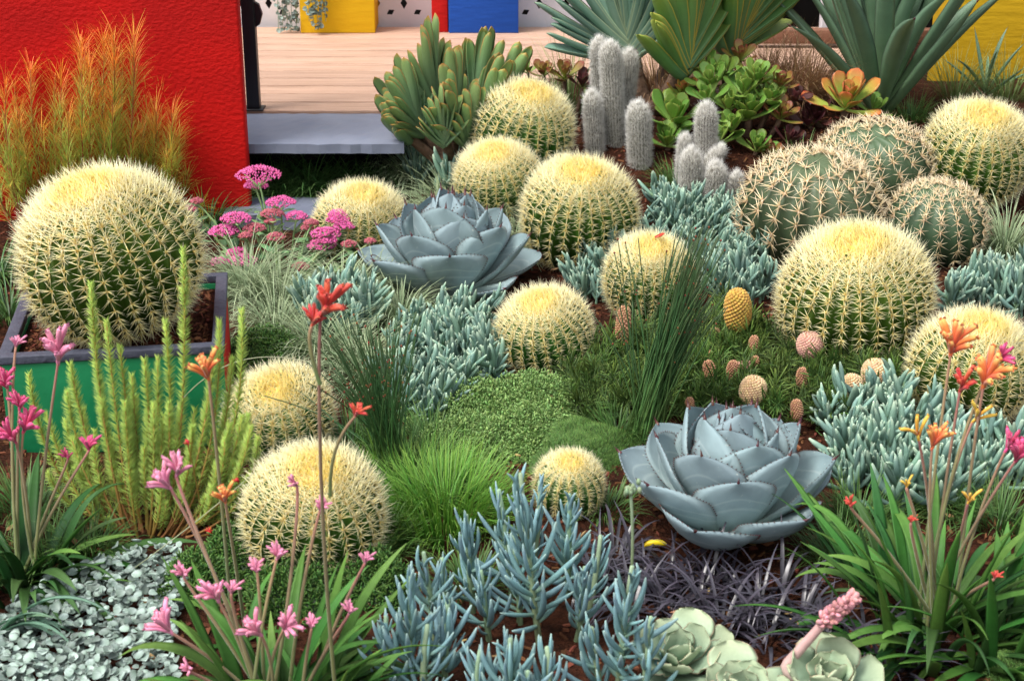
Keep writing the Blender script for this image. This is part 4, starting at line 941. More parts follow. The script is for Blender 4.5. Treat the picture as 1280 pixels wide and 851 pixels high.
PW = dict(pink=paw_set('pink_paw', [(0, lin('#b87a88')), (.4, lin('#d67ea0')), (1, lin('#e294b0'))]), magenta=paw_set('magenta_paw', [(0, lin('#a03a56')), (.4, lin('#cc3a70')), (1, lin('#d85a88'))]),
          orange=paw_set('orange_paw', [(0, lin('#a8503a')), (.35, lin('#d4623a')), (.8, lin('#de7e44')), (1, lin('#e0b060'))]), red=paw_set('red_paw', [(0, lin('#a8483a')), (.5, lin('#cc4434')), (1, lin('#d85a48'))]),
          yellow=paw_set('yellow_paw', [(0, lin('#c05a34')), (.35, lin('#d8a034')), (1, lin('#dcbc4c'))], (3, 5)))
M_pstem = plant_mat('paw_stem', [(0, lin('#5a6a3a')), (.5, lin('#7a6a4c')), (1, lin('#9c6a5c'))], var=.3, rough=.7, sheen=.3, hue=.03)
M_dstem = plant_mat('dark_paw_stem', [(0, lin('#3a4a24')), (.6, lin('#3c4226')), (1, lin('#7a4a3c'))], var=.2, rough=.6)
def paw(label, b, stalks, group, leaves=(), seed=0):
    """stalks: (tip px, tip py, dY from base, colour, size m, root dx, side lean, stem radius)"""
    global rng
    rng = np.random.default_rng(seed); t = thing('kangaroo_paw', label, 'kangaroo paw', b, group)
    for a in leaves: straps(t, b, *a)
    for s in stalks:
        x, y, dY, colr, sz, ln = s[:6]; rad = s[6] if len(s) > 6 else .0028; st = s[7] if len(s) > 7 else None
        q = at_y(x, y, b[1] + dY); r0 = b + V3(rng.normal() * .02, rng.normal() * .015, 0) if st is None else at_y(st[0], st[1], b[1] + dY)
        if st is None: r0[2] = ground_z(r0[0], r0[1]) - .01
        d = norm(V3(ln, rng.normal() * .15 - .15, .9)); q1 = q - d * sz * .35; mid = r0 + (q1 - r0) * .55 + V3(-ln * .05, 0, .02)
        MB().add(tube_p(bez(r0, mid, q1 - d * .01, 10, q1), np.linspace(rad * 1.25, rad * .85, 10), 7)).obj('stem', M_dstem if rad < .0024 else M_pstem, t)
        put('flower', PW[colr][rng.integers(0, 4)], t, frames(q1, d, V3(rng.normal() * .3, -1, .3), *(sz * (.86 if colr == 'pink' else 1.0),) * 3)[0])
    return t
gK = 'kangaroo paws'
b = at(345, 905)
paw('pink kangaroo paw in front of the golden barrel cacti', b, [(205, 600, .14, 'pink', .05, -.5), (222, 585, .14, 'pink', .045, .2), (229, 716, .06, 'pink', .032, .0), (268, 742, .03, 'pink', .05, -.3), (291, 735, .03, 'pink', .03, .3), (205, 778, .0, 'pink', .055, -.6), (318, 785, -.02, 'pink', .052, -.5),
    (360, 780, -.02, 'pink', .05, .5), (320, 708, .06, 'pink', .03, -.1), (347, 692, .06, 'pink', .033, .2), (402, 632, .1, 'pink', .03, .3), (368, 603, .1, 'pink', .026, -.4), (458, 698, .04, 'pink', .026, .3), (390, 778, .0, 'pink', .028, .1), (437, 762, .0, 'pink', .026, .2), (235, 835, -.03, 'pink', .03, -.2)], gK,
    [(52, .28, .024, ST_G, (22, 80), .13), (16, .32, .026, ST_G, (40, 80), .10, (-.4, 1.2))], 61)
b = at(300, 800); paw('single orange kangaroo paw stem beside the pink kangaroo paws', b, [(258, 462, .0, 'orange', .048, -.1), (281, 620, -.06, 'orange', .036, .0)], gK, [(6, .16, .014, ST_G, (30, 75), .03)], 62)
b = at(420, 915); paw('tall red kangaroo paw on a thin dark stem beside the pink kangaroo paws', b, [(408, 382, .0, 'red', .055, .5, .0028), (447, 515, .0, 'red', .026, .5, .0024, (413, 620)), (392, 400, .0, 'red', .03, .3, .003, (400, 480))], gK, [(7, .22, .016, ST_G, (35, 75), .04)], 63)
b = at(35, 720); paw('magenta kangaroo paw beside the green planter', b, [(6, 476, .1, 'magenta', .045, -.1), (24, 505, .05, 'magenta', .036, .1), (34, 530, .05, 'magenta', .05, .5), (14, 545, .02, 'magenta', .045, -.3), (72, 437, .12, 'pink', .075, .1), (22, 428, .14, 'pink', .03, .4), (112, 556, .1, 'magenta', .034, .2), (84, 570, .1, 'magenta', .022, .0)], gK,
    [(56, .28, .024, ST_D, (15, 75), .12), (12, .24, .024, ST_G, (15, 60), .08, (-1.2, .4))], 64)
b = at(1165, 785); paw('cluster of orange kangaroo paws beside the front blue agave', b, [(1192, 428, .16, 'orange', .062, .1, .0028), (1236, 468, .10, 'orange', .068, .2, .0028), (1203, 480, .13, 'red', .045, .1, .0027), (1170, 548, .02, 'orange', .046, .3, .0027), (1146, 540, .02, 'yellow', .042, -.3, .0027), (1212, 622, -.05, 'yellow', .032, .1, .0027), (1133, 604, .0, 'yellow', .024, -.1, .003),
    (1222, 520, .1, 'yellow', .04, .5, .0027), (1250, 447, .14, 'magenta', .036, .9, .003), (1262, 556, .05, 'magenta', .04, .4, .0027), (1276, 566, .03, 'magenta', .05, .3, .0027), (1063, 630, .0, 'red', .022, -.2, .003), (1140, 650, .0, 'red', .016, .2, .003), (1245, 720, -.08, 'red', .018, .3, .003)], gK,
    [(64, .29, .024, ST_G, (25, 82), .17), (36, .28, .022, ST_D, (20, 80), .18)], 65)
b = at(1250, 810); t = thing('kangaroo_paw', 'leafy flowerless kangaroo paw clump at the foot of the orange kangaroo paws', 'kangaroo paw', b, gK); straps(t, b, 44, .32, .023, ST_G, (15, 78), .15)
b = at(-25, 800); t = thing('strap_leaf_plant', 'pale bluish strap-leaved plant arching over the silver carpet', 'plant', b); straps(t, b, 7, .28, .022, ST_P, (38, 65), .04, (-.7, .6), (2, 3))

# ------------------------------------------------------------------ fuzzy green shrub in front of the green planter
M_needle = plant_mat('soft_green_needles', [(0, lin('#949a40')), (.4, lin('#9cb850')), (1, lin('#b6d070'))], var=.4, rough=.6, transl=.3, hue=.02, noise=.0, cc=lin('#b4d060'))
M_nstem = plant_mat('orange_brown_stem', [(0, lin('#7a5426')), (1, lin('#9a8a3c'))], var=.2, rough=.7)
b = at(185, 668); t = thing('needle_shrub', 'soft yellow-green needle-leaved shrub in front of the green planter', 'shrub', b)
tips = [(114, 356, .04), (229, 312, .06), (133, 402, .03), (150, 434, .06), (181, 450, .02), (197, 448, .10), (207, 402, .06), (88, 456, .02), (36, 468, .0), (84, 490, .05), (302, 388, .12), (274, 402, .10), (268, 438, .06), (290, 448, .10), (160, 506, .08), (104, 512, .06), (170, 496, .12), (243, 512, .04), (205, 526, .05), (225, 506, .1), (58, 518, .0), (192, 506, .0),
        (310, 520, .06), (322, 548, .0), (298, 552, .03), (128, 500, .0), (118, 540, .0), (140, 548, .04), (220, 545, .0), (180, 560, .0), (250, 555, .06), (200, 580, .0), (75, 560, .0), (95, 585, -.03), (150, 590, -.02), (270, 580, .0), (235, 590, -.03), (320, 600, .02), (60, 592, -.04), (135, 648, -.06), (290, 640, -.03), (165, 470, .1), (120, 455, .1)]
r9 = np.random.default_rng(3)
for _ in range(34):
    tips.append((r9.uniform(60, 320), r9.uniform(490, 640), r9.uniform(-.08, .1)))
for (x, y, dy) in tips:
    q = at_y(x, y, b[1] + .06 + dy); r0 = b + V3((x - 185) * .0006, rng.uniform(-.02, .06), 0); r0[2] = float(ground_z(r0[0], r0[1]))
    h = q[2] - r0[2]; out = 1.0 if h > .1 else .3
    pts = bez(r0, r0 + V3((q[0] - r0[0]) * rng.uniform(.5, 1.15), (q[1] - r0[1]) * .5 + rng.normal() * .02, h * rng.uniform(.2, .5) * out), q, 26); ln = np.linalg.norm(np.diff(pts, axis=0), axis=1).sum()
    st = MB().add(tube_p(pts, np.linspace(.0032, .0018, 26), 5)).obj('branch', M_nstem, t)
    n = int(ln / .00066); s = .18 + .82 * np.sqrt(rng.random(n)); n_i = s * 25; i0 = np.minimum(n_i.astype(int), 24); fr = (n_i - i0)[:, None]
    P = pts[i0] * (1 - fr) + pts[i0 + 1] * fr; T_ = norm(np.gradient(pts, axis=0))[i0]; rd = norm(np.cross(T_, rng.normal(size=(n, 3))))
    tipf = sstep(.86, 1, s)
    D = norm(T_ * (.85 + .8 * tipf)[:, None] + rd)
    mb = MB().add(CONE, frames(P, D, T_ + .01, .0009, .021 * rng.uniform(.7, 1.2, n) * (1 - .25 * tipf), .0011), c=tipf * .8)
    nd = bpy.data.objects.new('needles', mb.mesh('needles', M_needle, V3(*t.location))); COL.objects.link(nd); nd.parent = st; nd['kind'] = 'stuff'
M_redf = plant_mat('scarlet_flower', [(0, lin('#c01c1c')), (1, lin('#d83028'))], var=.3, rough=.6)
for i, (x, y, sz) in enumerate([(234, 553, .010), (262, 664, .013), (284, 662, .010), (296, 600, .008)]):
    q = at_y(x, y, b[1] - .02); n = 60
    r0 = V3(q[0] + .01, q[1] + .05, float(ground_z(q[0], q[1] + .05)))
    tt = thing('scarlet_flower', ['scarlet pompom flower high among the needle-leaved shoots in front of the green planter', 'largest scarlet pompom flower low in front of the needle-leaved shrub', 'scarlet pompom flower at the foot of the orange paw stem', 'tiny scarlet pompom flower beside the golden barrel cactus'][i], 'flower', r0, 'small scarlet pompom flowers')
    MB().add(CONE, frames(np.repeat(q[None], n, 0), norm(rng.normal(size=(n, 3)) + V3(0, -.3, .3)), V3(0, 0, 1), .0012, sz * rng.uniform(.7, 1.1, n), .0012)).obj('bloom', M_redf, tt)
    MB().add(tube_p(bez(r0, (r0 + q) / 2 + V3(0, .01, .02), q, 6), .0015, 5)).obj('stalk', M_nstem, tt)

# ------------------------------------------------------------------ orange feathery shrub before the red wall
M_plume = plant_mat('feathery_needles', [(0, lin('#84a84c')), (.5, lin('#a4bc50')), (1, lin('#d0b850'))], var=.5, rough=.55, transl=.4, hue=.025, noise=.0, cc=lin('#f09840'))
M_plstem = plant_mat('russet_stem', [(0, lin('#7a4a26')), (1, lin('#a06030'))], var=.2, rough=.7)
b = at(110, 285); t = thing('feathery_shrub', 'feathery shrub with orange-tipped plumes in front of the red wall', 'shrub', b)
tops = [(88, 18), (98, 32), (128, 26), (152, 12), (166, 24), (140, 24), (183, 60), (198, 95), (213, 122), (222, 150), (75, 74), (36, 68), (5, 84), (22, 120), (60, 108), (110, 58), (175, 88), (206, 175), (232, 200), (50, 140), (-4, 140), (15, 205), (-8, 190), (120, 98), (150, 88), (98, 110), (68, 160), (190, 140), (30, 165), (135, 140), (215, 210), (165, 150), (85, 190), (10, 255)]
r8 = np.random.default_rng(8)
tops = tops + [(x + r8.normal() * 12, y + abs(r8.normal()) * 35 + 8) for x, y in tops]
for (x, y) in tops:
    q = at_y(x, y, b[1] + rng.uniform(-.12, .18)); r0 = b + V3((x - 110) * .0019, rng.uniform(-.05, .12), 0); r0[2] = float(ground_z(r0[0], r0[1]))
    pts = bez(r0, r0 + (q - r0) * V3(.6, .6, .5) + V3((x - 110) * .0004, 0, 0), q - V3(0, 0, .05), 22); ln = np.linalg.norm(np.diff(pts, axis=0), axis=1).sum()
    st = MB().add(tube_p(pts, np.linspace(.0032, .0016, 22), 5)).obj('plume_stem', M_plstem, t)
    n = int(ln / .0030); s = .12 + .88 * rng.random(n) ** .8; n_i = s * 21; i0 = np.minimum(n_i.astype(int), 20); fr = (n_i - i0)[:, None]
    P = pts[i0] * (1 - fr) + pts[i0 + 1] * fr; T_ = norm(np.gradient(pts, axis=0))[i0]; rd = norm(np.cross(T_, rng.normal(size=(n, 3))))
    D = norm(T_ * rng.uniform(1.0, 2.4, (n, 1)) + rd * rng.uniform(.6, 1.5, (n, 1)))
    cfac = np.clip(sstep(.6, 1, s) * sstep(280, 60, y) * 1.0 + rng.normal(size=n) * .15, 0, 1)
    mb = MB(); blades(mb, P, D, .105 * rng.uniform(.6, 1.15, n), np.full(n, .0021), rng.integers(0, 2, n), cfac)
    nd = bpy.data.objects.new('plume_needles', mb.mesh('plume_needles', M_plume, V3(*t.location))); COL.objects.link(nd); nd.parent = st; nd['kind'] = 'stuff'

# ------------------------------------------------------------------ pink stonecrop
M_flor = plant_mat('pink_florets', [(0, lin('#cc5a94')), (1, lin('#e66cac'))], var=.5, rough=.6, transl=.15, hue=.02)
M_flor2 = plant_mat('salmon_florets', [(0, lin('#a05058')), (1, lin('#c46a78'))], var=.5, rough=.6, transl=.15, hue=.02)
M_sleaf = plant_mat('stonecrop_leaf', [(0, lin('#7a9a6a')), (.6, lin('#6a9668')), (1, lin('#7aa060'))], var=.4, rough=.5, transl=.12, hue=.03, noise=.15)
SL = [leaf_p(1, .58, .03, [(0, .2), (.2, .6), (.5, 1), (.8, .8), (.95, .35), (1, .05)], 8, 4, b_, .1, wave=.03).mesh('stonecrop_leaf', M_sleaf) for b_ in (-.3, .2)]
M_sstem = plant_mat('stonecrop_stem', [(0, lin('#6a8a52')), (1, lin('#8aa06a'))], var=.2, rough=.6)
b = at(345, 352); t = thing('stonecrop', 'pink-flowered stonecrop beside the big planter cactus', 'flowering plant', b)
heads = [(323, 220, 58, 0), (320, 233, 30, 0), (351, 254, 38, 0), (295, 274, 38, 0), (280, 290, 38, 0), (296, 316, 26, 0), (274, 328, 22, 0), (303, 327, 38, 0), (318, 286, 28, 1), (340, 268, 30, 1), (370, 271, 28, 0), (338, 277, 14, 1), (308, 295, 18, 1), (389, 279, 18, 1), (423, 268, 26, 0), (423, 275, 30, 0), (430, 283, 26, 0), (407, 293, 38, 0), (409, 301, 24, 0), (402, 307, 36, 0), (436, 306, 20, 1), (375, 334, 22, 1), (345, 297, 24, 1), (463, 302, 14, 1), (384, 285, 16, 1), (236, 262, 20, 1), (246, 252, 16, 1)]
for i, (x, y, w, kd) in enumerate(heads):
    Yh = b[1] + .30 * sstep(345, 215, y) - .03 + rng.normal() * .02; q = at_y(x, y, Yh); R = w * px_m(q) / 2; r0 = V3(b[0] * .45 + q[0] * .55, Yh - .02 + rng.normal() * .01, 0); r0[2] = float(ground_z(r0[0], r0[1])) - .01
    st = MB().add(tube_p(bez(r0, r0 + (q - r0) * V3(.3, .3, .6), q - V3(0, 0, R * .3), 7), np.linspace(.004, .0028, 7), 6)).obj('stem', M_sstem, t)
    k = 9; aa = rng.random(k) * 6.283
    mbs = MB()
    for a_ in aa: mbs.add(tube_p([q - V3(0, 0, R * .5), q + V3(math.cos(a_) * R * .7, math.sin(a_) * R * .7, -.0)], [.0014, .001], 4))
    n = int(270 * max(.5, w / 40)); a_ = rng.random(n) * 6.283; rr = np.sqrt(rng.random(n)); P = q + np.stack([np.cos(a_) * rr * R, np.sin(a_) * rr * R, R * .38 * (1 - rr ** 2) + rng.normal(size=n) * .0015], 1)
    fs = .0032; up_ = norm(np.stack([np.cos(a_) * rr * .7, np.sin(a_) * rr * .7, 0 * a_ + 1], 1))
    mb = MB().add(BALL, frames(P, up_, V3(1, 0, 0), fs * .75, fs, fs * .75))
    for _ in range(4): mb.add(CONE, frames(P, norm(up_ + rng.normal(size=(n, 3)) * .7), V3(1, 0, .1), .0011, .0062, .0011))
    hd = mb.obj('flower_head', M_flor2 if kd else M_flor, t)
    mbs.obj('head_stalk', M_sstem, t)
    for j in range(6):
        s = rng.uniform(.15, .92); p_ = r0 + (q - r0) * s; az = rng.random() * 6.283; rd = V3(math.cos(az), math.sin(az), 0); L = rng.uniform(.035, .06)
        put('leaf', SL[j % 2], t, frames(p_, rd + V3(0, 0, .35), V3(0, 0, 1) - rd * .3, L, L, L)[0])

# ------------------------------------------------------------------ rushes
M_rush = plant_mat('dark_rush_stem', [(0, lin('#4a6a34')), (.5, lin('#3a5c34')), (1, lin('#3c5230'))], var=.5, rough=.5, hue=.02)
M_seed = plant_mat('russet_seed', [(0, lin('#6a3a26')), (1, lin('#8a5030'))], var=.4, rough=.8)
def rush(label, b, tips_, r0, seed, lean=0.0):
    global rng
    rng = np.random.default_rng(seed); t = thing('rush', label, 'rush', b, 'dark green rushes'); mb, sb = MB(), MB()
    for (q, bow) in tips_:
        p_ = b + V3(rng.normal() * .018, rng.normal() * .018, 0); p_[2] = float(ground_z(p_[0], p_[1]))
        pts = bez(p_, p_ + (q - p_) * .5 + V3(-(q[0] - p_[0]) * bow, 0, .03), q, 8); mb.add(tube_p(pts, np.linspace(r0, r0 * .55, 8), 4), r=rng.random())
        k = rng.integers(0, 3); s = pts[rng.integers(4, 8, k)]; sb.add(BALL, frames(s, V3(0, 0, 1), V3(1, 0, 0), .0022, .0032, .0022))
    mb.obj('stems', M_rush, t, kind='stuff'); sb.obj('seeds', M_seed, t, kind='stuff')
b = at(488, 590)
rush('loose dark green rush beside the golden barrel cactus near the planter', b, [(at_y(rng.normal() * 36 + 452, rng.uniform(385, 500), b[1] + rng.normal() * .08), rng.uniform(.1, .3)) for _ in range(130)], .0020, 71)
b = at(806, 545)
rush('dense dark green rush leaning beside the banksia cones', b, [(at_y(rng.normal() * 17 + 876, rng.uniform(280, 400), b[1] + rng.normal() * .06), rng.uniform(.0, .2)) for _ in range(120)] + [(at_y(rng.uniform(735, 850), rng.uniform(290, 420), b[1] + rng.normal() * .05), .1) for _ in range(16)], .0021, 72)

# ------------------------------------------------------------------ prostrate banksia with cones
M_bleaf = grass_mat('banksia_leaf', lin('#32481f'), lin('#436028'), lin('#647c36'), var=.7, transl=.15)
BSH = []
for k in range(5):
    r_ = np.random.default_rng(300 + k); mb = MB(); mb.add(tube_p([(0, 0, 0), (0, .4, .05), (0, .85, .02)], [.02, .016, .01], 4))
    n = 40; s = r_.random(n); a = r_.random(n) * 6.28; P = np.stack([0 * s, s * .85, .05 * np.sin(s * 3)], 1); D = norm(np.stack([np.cos(a), 0 * a + r_.uniform(.4, 1.3, n), np.sin(a)], 1))
    mb.add(leaf_p(1, .07, .02, [(0, .5), (.5, 1), (.9, .8), (1, .2)], 4, 2, -.2, .1), frames(P, D, V3(0, 0, 1), r_.uniform(.8, 1.2, n) * .5, r_.uniform(.3, .5, n), .4)); BSH.append(mb)
b = at(960, 490); t = thing('banksia', 'prostrate green banksia with upright cones between the barrel cacti', 'banksia', b)
P = poly_pts([(715, 480), (760, 455), (860, 430), (900, 400), (960, 425), (1000, 455), (1140, 470), (1150, 505), (1080, 525), (1010, 545), (860, 525), (790, 545), (720, 520)], 560)
Mx = []
for p_ in P:
    az = rng.random() * 6.283; rd = V3(math.cos(az), math.sin(az), rng.uniform(.25, 1.2)); Mx.append(frames(p_ + V3(0, 0, rng.uniform(0, .03)), rd, V3(0, 0, 1), *(rng.uniform(.07, .12),) * 3)[0])
Mx = np.array(Mx); fol = MB()
pick = rng.integers(0, 5, len(Mx))
for k in range(5):
    s_ = Mx[pick == k]; src = Proto(np.concatenate(BSH[k].V), np.zeros((0, 4), int))
    # merge the shoot's pieces face by face
    for fa in BSH[k].F: fol.add(Proto(np.concatenate(BSH[k].V), fa, np.concatenate(BSH[k].A['t'])), s_) if False else None
    off = 0
    for vv, fa, ta in zip(BSH[k].V, BSH[k].F, BSH[k].A['t']): fol.add(Proto(vv, fa - off, ta), s_); off += len(vv)
fol.obj('foliage', M_bleaf, t, kind='stuff')
def cone_mats(name, a, b_): return plant_mat(name, [(0, a), (1, b_)], var=.35, rough=.8, hue=.015, sheen=.2)
CM = dict(y=cone_mats('yellow_banksia_cone', lin('#9a6a28'), lin('#cfae56')), t=cone_mats('tan_banksia_cone', lin('#8a5a3c'), lin('#c49a78')), p=cone_mats('pinkish_banksia_cone', lin('#a0685a'), lin('#dcb4a0')), w=cone_mats('pale_banksia_cone', lin('#a87848'), lin('#e0cca4')))
for (x, y, w, h, m_) in [(922, 388, 34, 50, 'y'), (779, 406, 19, 44, 't'), (894, 420, 15, 18, 't'), (942, 432, 14, 24, 't'), (888, 466, 17, 30, 't'), (916, 463, 16, 24, 't'), (1012, 432, 32, 28, 'p'), (1003, 473, 16, 26, 't'), (1064, 484, 28, 28, 'w'), (1094, 466, 34, 28, 'w'), (941, 488, 33, 30, 'w'), (996, 512, 16, 24, 't'), (885, 446, 12, 16, 't'), (932, 460, 26, 14, 'p'), (862, 505, 12, 16, 't'), (944, 455, 12, 20, 't')]:
    Yc = at(x, y + h * .9)[1]; q = at_y(x, y, min(Yc, 4.55) - .05); R = w * px_m(q) / 2 * .86; Hh = h * px_m(q) / 2 / math.cos(PITCH)
    n = int(max(110, 9 * w)); i_ = np.arange(n) + .5; zc = 1 - 2 * i_ / n; a = i_ * GA; rr = np.sqrt(1 - zc ** 2) ** .7
    ax = norm(V3(rng.normal() * .12, rng.normal() * .1, 1)); s1 = norm(np.cross(ax, V3(0, 1, 0))); s2 = np.cross(ax, s1)
    N_ = (np.cos(a) * rr)[:, None] * s1 + (np.sin(a) * rr)[:, None] * s2; P = q + N_ * R + zc[:, None] * Hh * ax; D = norm(N_ + ax * (.45 + .4 * zc[:, None]))
    bs = R * .17
    mb = MB().add(ball_p(12, 8), frames(q, ax, s1, R * .95, Hh * .97, R * .95), r=.1)
    for v in mb.V: pass
    mb.add(BALL, frames(P, D, s1, bs, bs * 1.7, bs)); c_ = mb.obj('cone', CM[m_], t)
    g_ = q - ax * Hh; r0 = V3(g_[0], g_[1] + .01, float(ground_z(g_[0], g_[1])))
    MB().add(tube_p([r0 - V3(0, 0, .01), (r0 + g_) / 2, q], [.004, .004, .004], 5)).obj('cone_stalk', M_bark, t)

# ------------------------------------------------------------------ silver round-leaved carpets
M_silver = plant_mat('silver_leaf', [(0, lin('#6c8074')), (1, lin('#96a6a0'))], var=1.0, rough=.5, noise=.15, hue=.012, sheen=.15, spec=.3)
ROUND = leaf_p(1, 1.2, .05, [(0, .7), (.1, .95), (.4, 1), (.7, .85), (.92, .45), (1, .12)], 7, 4, .5, .22)
RM = [ROUND.mesh('round_leaf', M_silver), leaf_p(1, 1.15, .05, [(0, .5), (.12, .85), (.45, 1), (.75, .9), (.92, .6), (1, .15)], 7, 4, -.4, -.10).mesh('round_leaf', M_silver)]
b = at(110, 800); t = thing('silver_carpet', 'silver round-leaved trailing carpet beside the pink kangaroo paws', 'ground cover', b)
P = poly_pts([(-30, 810), (40, 752), (100, 725), (160, 702), (225, 695), (238, 745), (215, 790), (230, 880), (220, 930), (-60, 930)], 2100); P[:, 2] += rng.uniform(.004, .045, len(P))
P = P[np.argsort(P[:, 1])]
def rl(p_): 
    d = norm(V3(rng.normal(), rng.normal(), rng.normal() * .3)); s = rng.uniform(.009, .020); return frames(p_ - d * s * .5, d, V3(rng.normal() * .35, rng.normal() * .35 - .25, 1), s, s, s)[0]
vis = P[(P[:, 1] > 2.45)]
for p_ in vis[:300]: put('leaf', RM[rng.integers(0, 2)], t, rl(p_))
rest = np.array([rl(p_) for p_ in np.concatenate([vis[300:], P[P[:, 1] <= 2.45]])]); MB().add(ROUND, rest).obj('small_leaves', M_silver, t, kind='stuff')
for k, (x0, x1, yl, lab) in enumerate([(346, 374, 42, 'silver trailing plant hanging beside the yellow planter box'), (384, 410, 40, 'silver trailing plant hanging down the front of the yellow planter box')]):
    Yv = yf - .03 if k else yf + .02
    n = 420; xs = rng.uniform(x0, x1, n); hgt = rng.random(n) ** .8; low = np.abs((xs - (x0 + x1) / 2) / (x1 - x0) * 2); P = []
    for x, h in zip(xs, hgt):
        q = at_y(x, yl - 2 - (20 * abs((x - (x0 + x1) / 2) / (x1 - x0) * 2) if k else 0), Yv); q[2] = max(q[2], DZ + .012); q[2] += h * (DZ + .62 - q[2]) * 1.0; q[1] += rng.normal() * .012 - .01; P.append(q)
    P = np.array(P); d = norm(rng.normal(size=(n, 3)) + V3(0, -.6, -.5)); s = rng.uniform(.012, .022, n)
    r0 = V3(P[:, 0].mean(), Yv - .012, DZ + .02); t = thing('trailing_plant', lab, 'plant', r0, 'silver trailing plants on the deck')
    MB().add(ROUND, frames(P, d, V3(0, -1, .4), s, s, s)).obj('leaves', M_silver, t, kind='stuff')
    for j in range(5):
        xx = P[:, 0].min() + (j + .5) / 5 * np.ptp(P[:, 0]); MB().add(tube_p(bez(V3(xx, Yv - .012, DZ + .64), V3(xx + .01, Yv - .02, DZ + .4), V3(xx, Yv - .014, DZ + .012 + (.05 if k else 0)), 6), .0015, 4)).obj('trailing_stem', M_cstem, t)
    if k == 1: pass

# ------------------------------------------------------------------ wavy echeverias and their flower stalk
M_ech = plant_mat('echeveria_leaf', [(0, lin('#82967c')), (.6, lin('#869c84')), (1, lin('#a0ac8c'))], var=.35, rough=.6, edge=lin('#c0a488'), edge_pos=.93, noise=.12, nscale=20, hue=.012, spec=.3)
WID = [(0, .3), (.2, .45), (.45, .75), (.7, 1), (.85, .95), (.95, .65), (1, .2)]
EC = [leaf_p(1, .72, .09, WID, 16, 10, b_, .10, wave=w_).mesh('wavy_leaf', M_ech) for b_, w_ in ((.5, .05), (.3, .085), (.65, .06))]
def echeveria(label, px, py, R, n, seed, z=.03):
    global rng
    rng = np.random.default_rng(seed); b = at(px, py); t = thing('echeveria', label, 'succulent', b, 'wavy pale green echeverias')
    MB().add(tube_p([b - V3(0, 0, .01), b + V3(0, 0, z + .02)], [.02, .018], 8)).obj('stem', M_bark, t)
    rosette(t, b + V3(0, 0, z), R, n, V3(.0, -.25, 1), EC, 4, 62)
    return t
echeveria('wavy pale green echeveria beside the chalk stick flower stalk', 846, 858, .125, 17, 81)
echeveria('wavy pale green echeveria between the other two echeverias', 925, 905, .11, 16, 82)
t = echeveria('wavy pale green echeveria with a thick pink flower stalk', 1030, 892, .125, 17, 83)
M_pst = plant_mat('pink_stalk', [(0, lin('#b0a096')), (1, lin('#b88a86'))], var=.1, rough=.6)
M_pbud = plant_mat('pink_buds', [(0, lin('#a88484')), (.6, lin('#c07e86')), (1, lin('#d4aa9a'))], var=.8, rough=.6, hue=.02)
Yb = t.location[1] + .02; c0 = V3(*t.location) + V3(-.02, 0, .05); c1 = at_y(985, 828, Yb); c2 = at_y(1035, 772, Yb - .01); c3 = at_y(1072, 742, Yb - .02)
pts = np.concatenate([bez(c0, c1 * .7 + c0 * .3 + V3(-.03, 0, 0), c1, 6), bez(c1, (c1 + c2) / 2, c2, 6)[1:], bez(c2, (c2 + c3) / 2, c3, 5)[1:]])
MB().add(tube_p(pts, np.linspace(.011, .006, len(pts)), 9)).obj('flower_stalk', M_pst, t)
n = 90; s = rng.random(n); P = c2 + (c3 - c2) * (s[:, None] * 1.15 - .2); ax = norm(c3 - c2); rd = norm(np.cross(ax, rng.normal(size=(n, 3)))); P = P + rd * .012 * (1 - .4 * s)[:, None]
MB().add(BALL, frames(P, norm(rd + ax * .8), ax, .0042, .009, .0042)).obj('flower_buds', M_pbud, t)

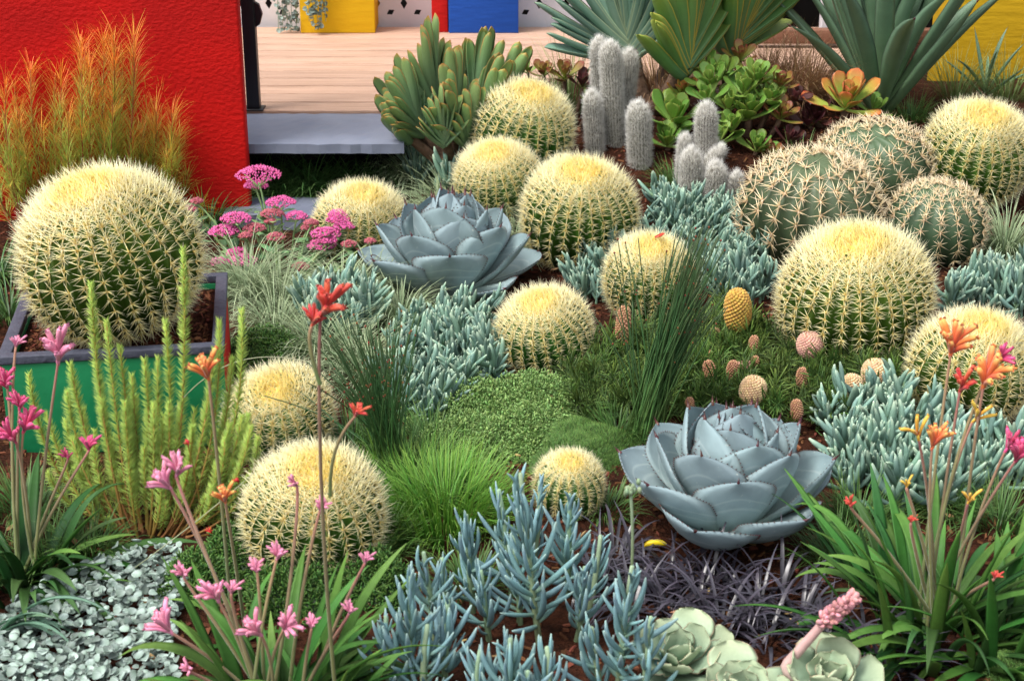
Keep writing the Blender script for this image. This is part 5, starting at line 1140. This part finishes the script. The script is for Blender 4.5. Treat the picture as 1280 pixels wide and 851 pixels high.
# ------------------------------------------------------------------ small loose things
M_dry = plant_mat('dry_stalk', [(0, lin('#7a8a6a')), (1, lin('#a8a888'))], var=.2, rough=.6)
for i, (pp, Yv, rad, lab) in enumerate([([(860, 548), (950, 440), (1080, 418), (1275, 462)], 4.02, .0022, 'long thin bluish grass stalk arching over the banksia'), ([(150, 474), (238, 440), (313, 432), (402, 456)], 3.2, .0016, 'long thin dry grass stalk crossing in front of the green planter'), ([(100, 760), (180, 700), (240, 660), (318, 590)], 2.75, .0014, 'long thin dry grass stalk crossing above the silver carpet')]):
    Q = [at_y(x, y, Yv) for x, y in pp]; Q[0] = V3(Q[0][0], Yv + .02, float(ground_z(Q[0][0], Yv + .02))) if i != 2 else Q[0]
    tag(MB().add(tube_p(bez(Q[0], Q[1], Q[2], 20, Q[3]), np.linspace(rad, rad * .5, 20), 5)).obj('grass_stalk', M_dry, loc=Q[0]), lab, 'grass stalk')
M_yp = plant_mat('yellow_petal', [(0, lin('#d8a010')), (1, lin('#e8c020'))], var=.1, rough=.5)
q = at(818, 682, dz=.012)
tag(MB().add(tube_p(bez(q + V3(-.022, 0, 0), q + V3(0, .004, .012), q + V3(.024, .003, .002), 7), [.003, .006, .007, .0075, .007, .006, .003], 8)).obj('fallen_petal', M_yp, loc=q), 'fallen yellow petal lying beside the front blue agave', 'petal')
M_dl = plant_mat('dry_leaf', [(0, lin('#9a4a20')), (1, lin('#b8642c'))], var=.1, rough=.7)
cc_ = [o for o in bpy.data.objects if o.get('label', '').startswith('golden barrel cactus with a dry leaf')][0]
zt = max((ch.matrix_basis.translation.z + v.co.z for ch in cc_.children if ch.name.startswith('body') for v in ch.data.vertices))
q = V3(*cc_.location) + V3(.012, -.01, zt + .012)
tag(MB().add(leaf_p(1, .5, .03, SWORD, 8, 4, .8, .3), frames(q, V3(1, -.3, .1), V3(.2, -.4, 1), .035, .035, .035)).obj('dry_leaf', M_dl, loc=q), 'curled dry orange leaf caught on a golden barrel cactus crown', 'leaf')

# dry leaf bits caught on the mulch and low plants
n = 420; P = np.stack([rng.uniform(-1.2, 1.6, n), rng.uniform(2.2, 5.4, n), np.zeros(n)], 1); P[:, 2] = ground_z(P[:, 0], P[:, 1]) + rng.uniform(.008, .03, n)
M_lit = plant_mat('leaf_litter', [(0, lin('#7a5a3c')), (1, lin('#b09468'))], var=.9, rough=.9, hue=.03)
lit = MB().add(leaf_p(1, .4, .03, SWORD, 6, 4, .9, .3), frames(P, norm(rng.normal(size=(n, 3)) * V3(1, 1, .2)), norm(rng.normal(size=(n, 3)) * .5 + V3(0, 0, 1)), *(rng.uniform(.012, .03, n),) * 3)).obj('leaf_litter', M_lit)
lit['kind'] = 'stuff'; lit['label'] = 'dry brown leaf bits scattered over the bed'; lit['category'] = 'leaf litter'
